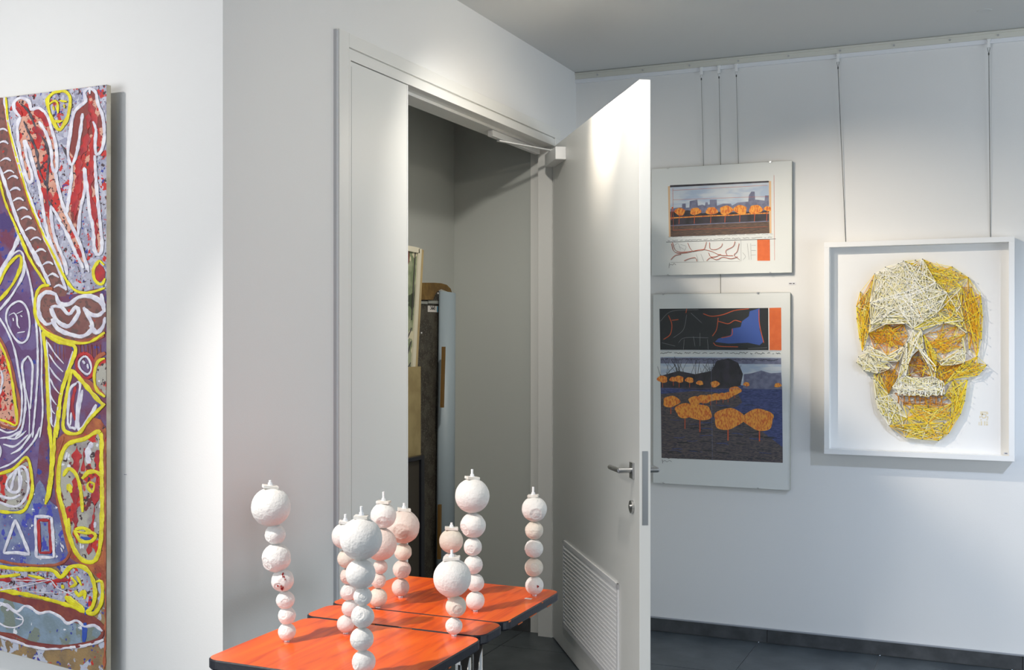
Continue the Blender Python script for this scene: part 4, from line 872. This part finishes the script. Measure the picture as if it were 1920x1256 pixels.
for _ in range(420):                        # strands that cross from one plane to the next
    a, b = rs.sample(kk, 2); L_ = math.hypot(a[0]-b[0], a[1]-b[1])
    if L_ > 95 or L_ < 20: continue
    sx = (a[0]+b[0])/2; k = rs.choice('wcp' if sx < 480 else 'pya')
    ha = [h for q_, h in nails.values() if q_ == a][0]; hb = [h for q_, h in nails.values() if q_ == b][0]
    thread(thr[k], P3(a, ha*0.95), P3(b, hb*0.95), 0.0010)
# teeth: upright white loops under the upper jaw
for i, x in enumerate(range(405, 645, 28)):
    for _ in range(9): thread(thr['w'], P3((x+rs.uniform(-3, 3), 838+rs.uniform(-4, 6)), 0.028), P3((x+rs.choice((-14, 14, 0)), 770+rs.uniform(-14, 20)), 0.030), 0.0011)
    for _ in range(6): thread(thr[rs.choice('ob')], P3((x+rs.uniform(-4, 4), 842), 0.014), P3((x+rs.uniform(-8, 8), 895+rs.uniform(-8, 5)), 0.012), 0.0010)
for k, b_ in thr.items():
    put(tn[k], b_, mat(tn[k], cols[k], 0.6), sk_, kind='stuff', label=tn[k].replace('_', ' ')+' strung from nail to nail')
bm = B()
for q_, h in nails.values():
    hh = max(h*1.1+0.010, 0.034); a = P3(q_, 0); b = Vector((a.x, ybk-hh, a.z)); g2 = P3(q_, hh); a.x, a.z = g2.x, g2.z; b.x, b.z = g2.x, g2.z
    tube(bm, a, b, 0.0009, 5, caps=False); tube(bm, b+Vector((0, 0.0008, 0)), b+Vector((0, -0.0006, 0)), 0.0027, 6)
put('nails', bm, mat('nail_steel', rgb(84, 86, 92), 0.5, 0.3), sk_, kind='stuff', label='small grey steel nails')
# printed seal and corner sticker
bm = B(); sl = mat('seal_tan', rgb(226, 214, 186), 0.8)
def sq(bm, x0, y0, x1, y1):
    q0, q1 = G((x0, y0))[0], G((x1, y1))[0]; a = on_y(q0.x, q0.y, ybk-0.0003); b = on_y(q1.x, q1.y, ybk-0.0003); box(bm, a.x, b.x, ybk-0.0005, ybk-0.0001, b.z, a.z)
for a in ((832,925,872,932), (832,932,846,942), (862,932,874,940), (828,948,834,960), (868,950,874,964), (832,966,840,972), (864,966,872,972), (824,980,828,998), (834,976,842,998), (852,976,858,998), (862,978,872,984), (862,988,872,998)): sq(bm, *a)
q0 = G((851, 949))[0]; a = on_y(q0.x, q0.y, ybk-0.0003)
n = 16; ring = [[bm.verts.new((a.x+r_*math.cos(2*math.pi*k/n), ybk-0.0005, a.z+r_*math.sin(2*math.pi*k/n))) for k in range(n)] for r_ in (0.0115, 0.006)]
for k in range(n): bm.faces.new((ring[0][k], ring[0][(k+1) % n], ring[1][(k+1) % n], ring[1][k]))
put('printed_seal', bm, sl, sk_, label='small tan printed seal')
qs = on_y(1886, 850, yf-0.0004); boxo('corner_sticker', qs.x-0.008, qs.x+0.008, yf-0.0008, yf-0.0002, qs.z-0.004, qs.z+0.004, mat('sticker', rgb(205, 206, 212), 0.5), sk_)
boxo('sticker_print', qs.x-0.004, qs.x+0.005, yf-0.0011, yf-0.0008, qs.z-0.0015, qs.z+0.0015, M_ink, sk_)
rebase(sk_)

# ------------------------------------------------------------------ hanging wires
zr = CE-0.046
def hanger(u, zend, label, thickk, loop, xe=None, ye=0.003, zmid=None):
    x = on_y(u, 130, YB-0.015).x; y = YB-0.020
    h_ = thing('hanging_wire', (x, YB-0.014, zr), label, 'wire', 'picture wires')
    bm = B(); box(bm, x-0.006, x+0.006, YB-0.024, YB-0.0142, zr-0.030, zr+0.008); box(bm, x-0.008, x+0.008, YB-0.022, YB-0.0142, zr+0.0, zr+0.009)
    put('rail_hook', bm, M_white, h_, bevel=0.0008)
    zl = zr-0.030
    bm = B(); zc = zl-(0.028 if loop else 0.020)
    polytube(bm, [(x-0.005, y, zl+0.003), (x-0.005, y, zl-0.006), (x, y, zc)], 0.0010, 5); polytube(bm, [(x+0.005, y, zl+0.003), (x+0.005, y, zl-0.006), (x, y, zc)], 0.0010, 5)
    put('wire_loop', bm, M_dark if loop else M_steel, h_)
    bm = B(); tube(bm, (x, y, zc+0.004), (x, y, zc-0.006), 0.0030, 8); put('crimp', bm, M_dark, h_)
    bm = B(); xe_ = x if xe is None else xe
    if zmid: polytube(bm, [(x, y, zc-0.004), (xe_, YB-0.0025, zmid), (xe_, YB-0.002, zend)], thickk, 6)
    else: tube(bm, (x, y, zc-0.004), (xe_, YB-ye, zend), thickk, 6)
    put('wire', bm, M_dark if loop else mat('thin_wire', rgb(110, 108, 100), 0.5, 0.3), h_)
    rebase(h_)
ztop = on_y(1350, 308, YB-0.01).z
hanger(1315.5, ztop-0.02, 'left one of the three thin wires above the upper clip-framed print', 0.0011, False, on_y(1318.5, 306, YB-0.01).x)
hanger(1348.5, on_y(1359, 556, YB-0.01).z, 'middle wire above the upper clip-framed print, cream hook', 0.0012, False, on_y(1351, 556, YB-0.003).x, 0.002, ztop+0.004)
hanger(1381, ztop-0.02, 'right one of the three thin wires above the upper clip-framed print', 0.0011, False, on_y(1384, 304, YB-0.01).x)
zt_ = sz1-0.03
hanger(1571.5, zt_, 'left looped wire holding the thread skull frame', 0.0014, True, on_y(1586, 452, YB-0.004).x, 0.0015)
hanger(1854, zt_, 'right looped wire holding the thread skull frame', 0.0014, True, on_y(1857, 446, YB-0.004).x, 0.0015)

# ------------------------------------------------------------------ things stored behind the doorway
def lean_panel(name, y0, y1, xb, xt, z1, th, m, z0=0.0):
    """rectangular board standing on the floor, its top leaning towards -x"""
    bm = B(); a = [(xb, y0, z0), (xb, y1, z0), (xt, y1, z1), (xt, y0, z1)]
    prism(bm, [Vector(q_) for q_ in a], (-th, 0, 0)); return bm
def yz(u, v, X): q_ = on_x(u, v, X); return q_.y, q_.z
# framed canvas
XP = -2.36; y1c, z1c = yz(788, 466, XP); y1b = yz(776, 690, XP)[0]
cv = thing('framed_canvas', (XP, 4.3, 0), 'green and cream canvas in a pale wooden frame, leaning inside the storeroom', 'painting')
slope = (y1c-y1b)/(z1c-yz(776, 690, XP)[1])
def cvp(du, v, off): yy, zz = yz(du, v, XP+off); return Vector((XP+off, yy, zz))
def edge_y(z): return y1c-slope*(z1c-z)
bm = B(); zb = 0.02
prism(bm, [Vector((XP, 4.15, z1c+0.006)), Vector((XP, edge_y(z1c), z1c)), Vector((XP, edge_y(zb), zb)), Vector((XP, 4.0, zb))], (-0.03, 0, 0))
M_wood = mat('pale_wood', rgb(176, 156, 112), 0.6, col2=rgb(150, 130, 92), scale=25, stretch=(1, 1, 0.2))
put('canvas', bm, speckle('green_canvas', rgb(112, 124, 92), [(rgb(60, 70, 50), 9, 0.55), (rgb(196, 190, 160), 12, 0.6), (rgb(90, 34, 24), 7, 0.66)], rgb(146, 152, 122)), cv)
bm = B(); w_ = 0.05
prism(bm, [Vector((XP+0.008, edge_y(z1c)-w_*0.55, z1c-0.005)), Vector((XP+0.008, edge_y(z1c), z1c)), Vector((XP+0.008, edge_y(zb), zb)), Vector((XP+0.008, edge_y(zb)-w_*0.55, zb))], (-0.04, 0, 0))
put('frame_stile', bm, mat('cream_frame', rgb(206, 200, 178), 0.5), cv)
bm = B(); prism(bm, [Vector((XP+0.008, 4.15, z1c-0.016)), Vector((XP+0.008, 4.15, z1c+0.008)), Vector((XP+0.008, edge_y(z1c)-0.02, z1c+0.001)), Vector((XP+0.008, edge_y(z1c)-0.02, z1c-0.022))], (-0.04, 0, 0)); put('frame_rail', bm, MATS['cream_frame'], cv)
bm = B(); prism(bm, [Vector((XP+0.004, edge_y(z1c)+0.0005, z1c)), Vector((XP+0.004, edge_y(z1c)+0.026, z1c-0.006)), Vector((XP+0.004, edge_y(zb)+0.026, zb)), Vector((XP+0.004, edge_y(zb)+0.0005, zb))], (-0.045, 0, 0)); put('frame_edge', bm, M_wood, cv, label='bare wood edge of the frame')
bm = B()
for (u1, v1, u2, v2) in ((779, 470, 776, 520), (776, 520, 772, 600), (771, 640, 764, 665), (772, 615, 762, 640), (770, 680, 765, 690)):
    a = cvp(u1, v1, 0.002); b = cvp(u2, v2, 0.002); tube(bm, a, b, 0.0025, 5)
put('dark_brush_lines', bm, M_ink, cv, kind='stuff')
bm = B(); 
for uu, vv, ss in ((762, 480, 0.03), (760, 530, 0.02)): 
    a = cvp(uu, vv, 0.001); s_ = bmesh.ops.create_icosphere(bm, subdivisions=2, radius=ss); bmesh.ops.scale(bm, vec=(0.06, 1, 1.5), verts=s_['verts']); bmesh.ops.translate(bm, vec=a, verts=s_['verts'])
put('rust_red_patches', bm, mat('rust_patch', rgb(96, 44, 26), 0.7), cv, kind='stuff')
rebase(cv)
# dark speckled board with lot ticket
XS = -2.495
ys0, zt1 = yz(780, 575, XS); ys1, _ = yz(827, 545, XS)
sp = thing('speckled_board', (XS, ys0, 0), 'tall dark speckled board with a small numbered ticket near its top', 'board')
M_speck = speckle('dark_felt', rgb(58, 52, 44), [(rgb(96, 92, 80), 160, 0.58)], rgb(78, 74, 64))
bm = B(); prism(bm, [Vector((XS, ys0, 0.0)), Vector((XS, ys1+0.0, 0.0)), Vector((XS, ys1, yz(827, 545, XS)[1])), Vector((XS, ys0, yz(780, 549, XS)[1]))], (-0.02, 0, 0)); put('board', bm, M_speck, sp)
for (ua, ub, va, vb) in ((787, 801, 564, 570), (803, 826, 563, 570)):
    a = on_x(ua, va, XS+0.004); b = on_x(ub, vb, XS+0.004); boxo('batten', XS, XS+0.006, a.y, b.y, b.z, a.z, mat('grey_batten', rgb(150, 152, 146), 0.6), sp)
a = on_x(802.5, 573, XS+0.002); b = on_x(822, 585.5, XS+0.002)
tk = boxo('ticket', XS+0.0005, XS+0.0016, a.y, b.y, b.z, a.z, mat('ticket_paper', rgb(214, 210, 204), 0.6), sp)
boxo('blue_stripe', XS+0.0016, XS+0.0022, b.y-0.014, b.y-0.006, b.z+0.001, a.z-0.001, mat('ticket_blue', rgb(40, 150, 190), 0.5), tk)
boxo('header_line', XS+0.0016, XS+0.0020, a.y+0.032, a.y+0.064, a.z-0.016, a.z-0.011, M_ink, tk)
def text(s, size, loc, rot, m, parent, name):
    c = bpy.data.curves.new(name, 'FONT'); c.body = s; c.size = size; c.align_x = 'CENTER'; c.align_y = 'CENTER'; c.extrude = 0.0003
    o = bpy.data.objects.new(name, c); COL.objects.link(o); o.location = loc; o.rotation_euler = rot; c.materials.append(m)
    dg = bpy.context.evaluated_depsgraph_get(); me = bpy.data.meshes.new_from_object(o.evaluated_get(dg)); n_ = bpy.data.objects.new(name, me); COL.objects.link(n_)
    n_.location = loc; n_.rotation_euler = rot; n_.parent = parent; bpy.data.objects.remove(o); return n_
text('568', 0.036, (XS+0.0019, (a.y+b.y)/2-0.006, b.z+0.022), (math.pi/2, 0, math.pi/2), M_ink, tk, 'ticket_number')
for u, v in ((821, 550), (790, 624)):
    q_ = on_x(u, v, XS+0.001); bm = B(); tube(bm, (XS, q_.y, q_.z), (XS+0.004, q_.y, q_.z), 0.004, 8); put('screw_head', bm, M_white, sp)
rebase(sp)
# rolled hardboard on top of it
rl = thing('curled_hardboard', (XS+0.01, ys0, zt1), 'brown hardboard sheet curling over the top of the dark speckled board', 'board')
bm = B(); prof = [(787, 530), (800, 530), (815, 530), (828, 531), (838, 534), (845, 541), (848, 550)]
lo_ = [(787, 562), (800, 562), (812, 562), (816, 552), (820, 546), (828, 542), (838, 546)]
rows = []
for i, (u, v) in enumerate(prof):
    a = on_x(u, v, XS+0.010-0.001*i); b = on_x(lo_[i][0], lo_[i][1], XS+0.014-0.001*i); rows.append((a, b))
va = [(bm.verts.new(a), bm.verts.new(b), bm.verts.new(a+Vector((-0.003, 0, -0.001))), bm.verts.new(b+Vector((-0.003, 0.0, 0)))) for a, b in rows]
for p0, p1 in zip(va, va[1:]):
    bm.faces.new((p0[0], p0[1], p1[1], p1[0])); bm.faces.new((p0[2], p0[3], p1[3], p1[2])); bm.faces.new((p0[0], p0[2], p1[2], p1[0])); bm.faces.new((p0[1], p0[3], p1[3], p1[1]))
o = put('sheet', bm, mat('hardboard_brown', rgb(120, 92, 40), 0.6, col2=rgb(100, 74, 30), scale=30), rl)
rebase(rl)
# pale blue-grey curved sheet
XT = -2.43
ct = thing('rolled_grey_sheet', (XT, yz(838, 800, XT)[0], 0), 'pale blue-grey rolled sheet with two brown slots, standing by the dark board', 'sheet')
yA, zA = yz(833, 545, XT-0.014); yB_, _ = yz(848, 550, XT-0.014); yC, _ = yz(819, 1000, XT)
bm = B(); n = 14; rr_ = (yB_-yA)/2; cyy = (yA+yB_)/2+0.004
loop = []
for k in range(n+1):
    an = math.radians(200-220*k/n); loop.append((XT-0.03+math.sin(an+0.0)*0.0+0.05*max(-0.3, math.sin(an)), cyy+rr_*math.cos(an)))
top_ = [bm.verts.new((x, y, zA-0.010*(k/n)*2)) for k, (x, y) in enumerate(loop)]; bot = [bm.verts.new((x, y-0.045*(1-k/n), 0.0)) for k, (x, y) in enumerate(loop)]
for k in range(n): bm.faces.new((top_[k], top_[k+1], bot[k+1], bot[k]))
o = put('sheet', bm, mat('blue_grey_sheet', rgb(150, 164, 172), 0.45), ct, smooth=True)
so_ = o.modifiers.new('solid', 'SOLIDIFY'); so_.thickness = 0.004
for (ua, va_, ub, vb) in ((834, 650, 831, 764), (826.5, 946, 825.5, 1048)):
    bm = B(); a = on_x(ua, va_, XT+0.024); b = on_x(ub, vb, XT+0.024); w2 = 0.009
    prism(bm, [a+Vector((0, -w2, 0)), a+Vector((0, w2, 0)), b+Vector((0, w2, 0)), b+Vector((0, -w2, 0))], (-0.012, 0, 0)); put('brown_slot', bm, mat('slot_brown', rgb(112, 82, 34), 0.6), ct)
rebase(ct)
# cardboard
XK = -2.33; yk, zk = yz(789, 687, XK)
cb = boxo('cardboard_sheet', XK-0.012, XK, 4.0, yk, 0.0, zk, mat('cardboard', rgb(150, 134, 92), 0.8, col2=rgb(136, 120, 80), scale=12), None)
tag(cb, 'plain brown cardboard sheet standing in front of the framed canvas', 'cardboard')
# black framed picture of a stone wall
XN = -2.30; yn, zn = yz(793, 853, XN)
st = thing('stone_picture', (XN, 4.3, 0), 'black-framed picture of a stone wall at the bottom of the stored stack', 'picture')
boxo('stone_print', XN-0.010, XN-0.003, 4.0, yn-0.024, 0.02, zn-0.02, mat('stone_joint', rgb(52, 46, 36), 0.8), st)
boxo('frame_stile', XN-0.015, XN+0.008, yn-0.030, yn, 0.0, zn, M_black, st); boxo('frame_rail', XN-0.015, XN+0.008, 4.0, yn-0.030, zn-0.016, zn, M_black, st)
rs = random.Random(4); zz = zn-0.022; Mst = [mat('printed_stone_%s' % q_, c1, 0.8, col2=c2, scale=30, bump=0.4) for q_, c1, c2 in (('tan', rgb(150, 138, 104), rgb(120, 108, 78)), ('grey', rgb(132, 126, 104), rgb(104, 98, 78)))]
while zz > 0.15:
    hh = rs.uniform(0.055, 0.085); y = yn-0.034
    while y > 4.35:
        ww = rs.uniform(0.06, 0.17); bm = B(); c0 = [(y, zz), (y, zz-hh), (y-ww, zz-hh), (y-ww, zz)]; j = 0.006
        pts = []
        for yy, z_ in ((y-0.008, zz-0.004), (y-0.003, zz-hh*0.4), (y-0.009, zz-hh+0.004), (y-ww*0.5, zz-hh+0.002), (y-ww+0.009, zz-hh+0.005), (y-ww+0.003, zz-hh*0.5), (y-ww+0.008, zz-0.005), (y-ww*0.5, zz-0.002)):
            pts.append(Vector((XN-0.003, yy+rs.uniform(-1, 1)*0.003, z_+rs.uniform(-1, 1)*0.003)))
        prism(bm, pts, (0.0012, 0, 0)); put('printed_stone', bm, rs.choice(Mst), st); y -= ww
    zz -= hh
rebase(st)
# ceiling: small smoke sensor mark
q_ = on_z(1846, 20, CE); bm = B(); tube(bm, (0, 0, 0), (0, 0, -0.002), 0.03, 20, 0.028)
sd = put('ceiling_sensor', bm, mat('sensor', (0.58, 0.59, 0.58, 1), 0.6)); sd.location = (q_.x, q_.y, CE); tag(sd, 'small round grey disc on the ceiling at the upper right', 'sensor')
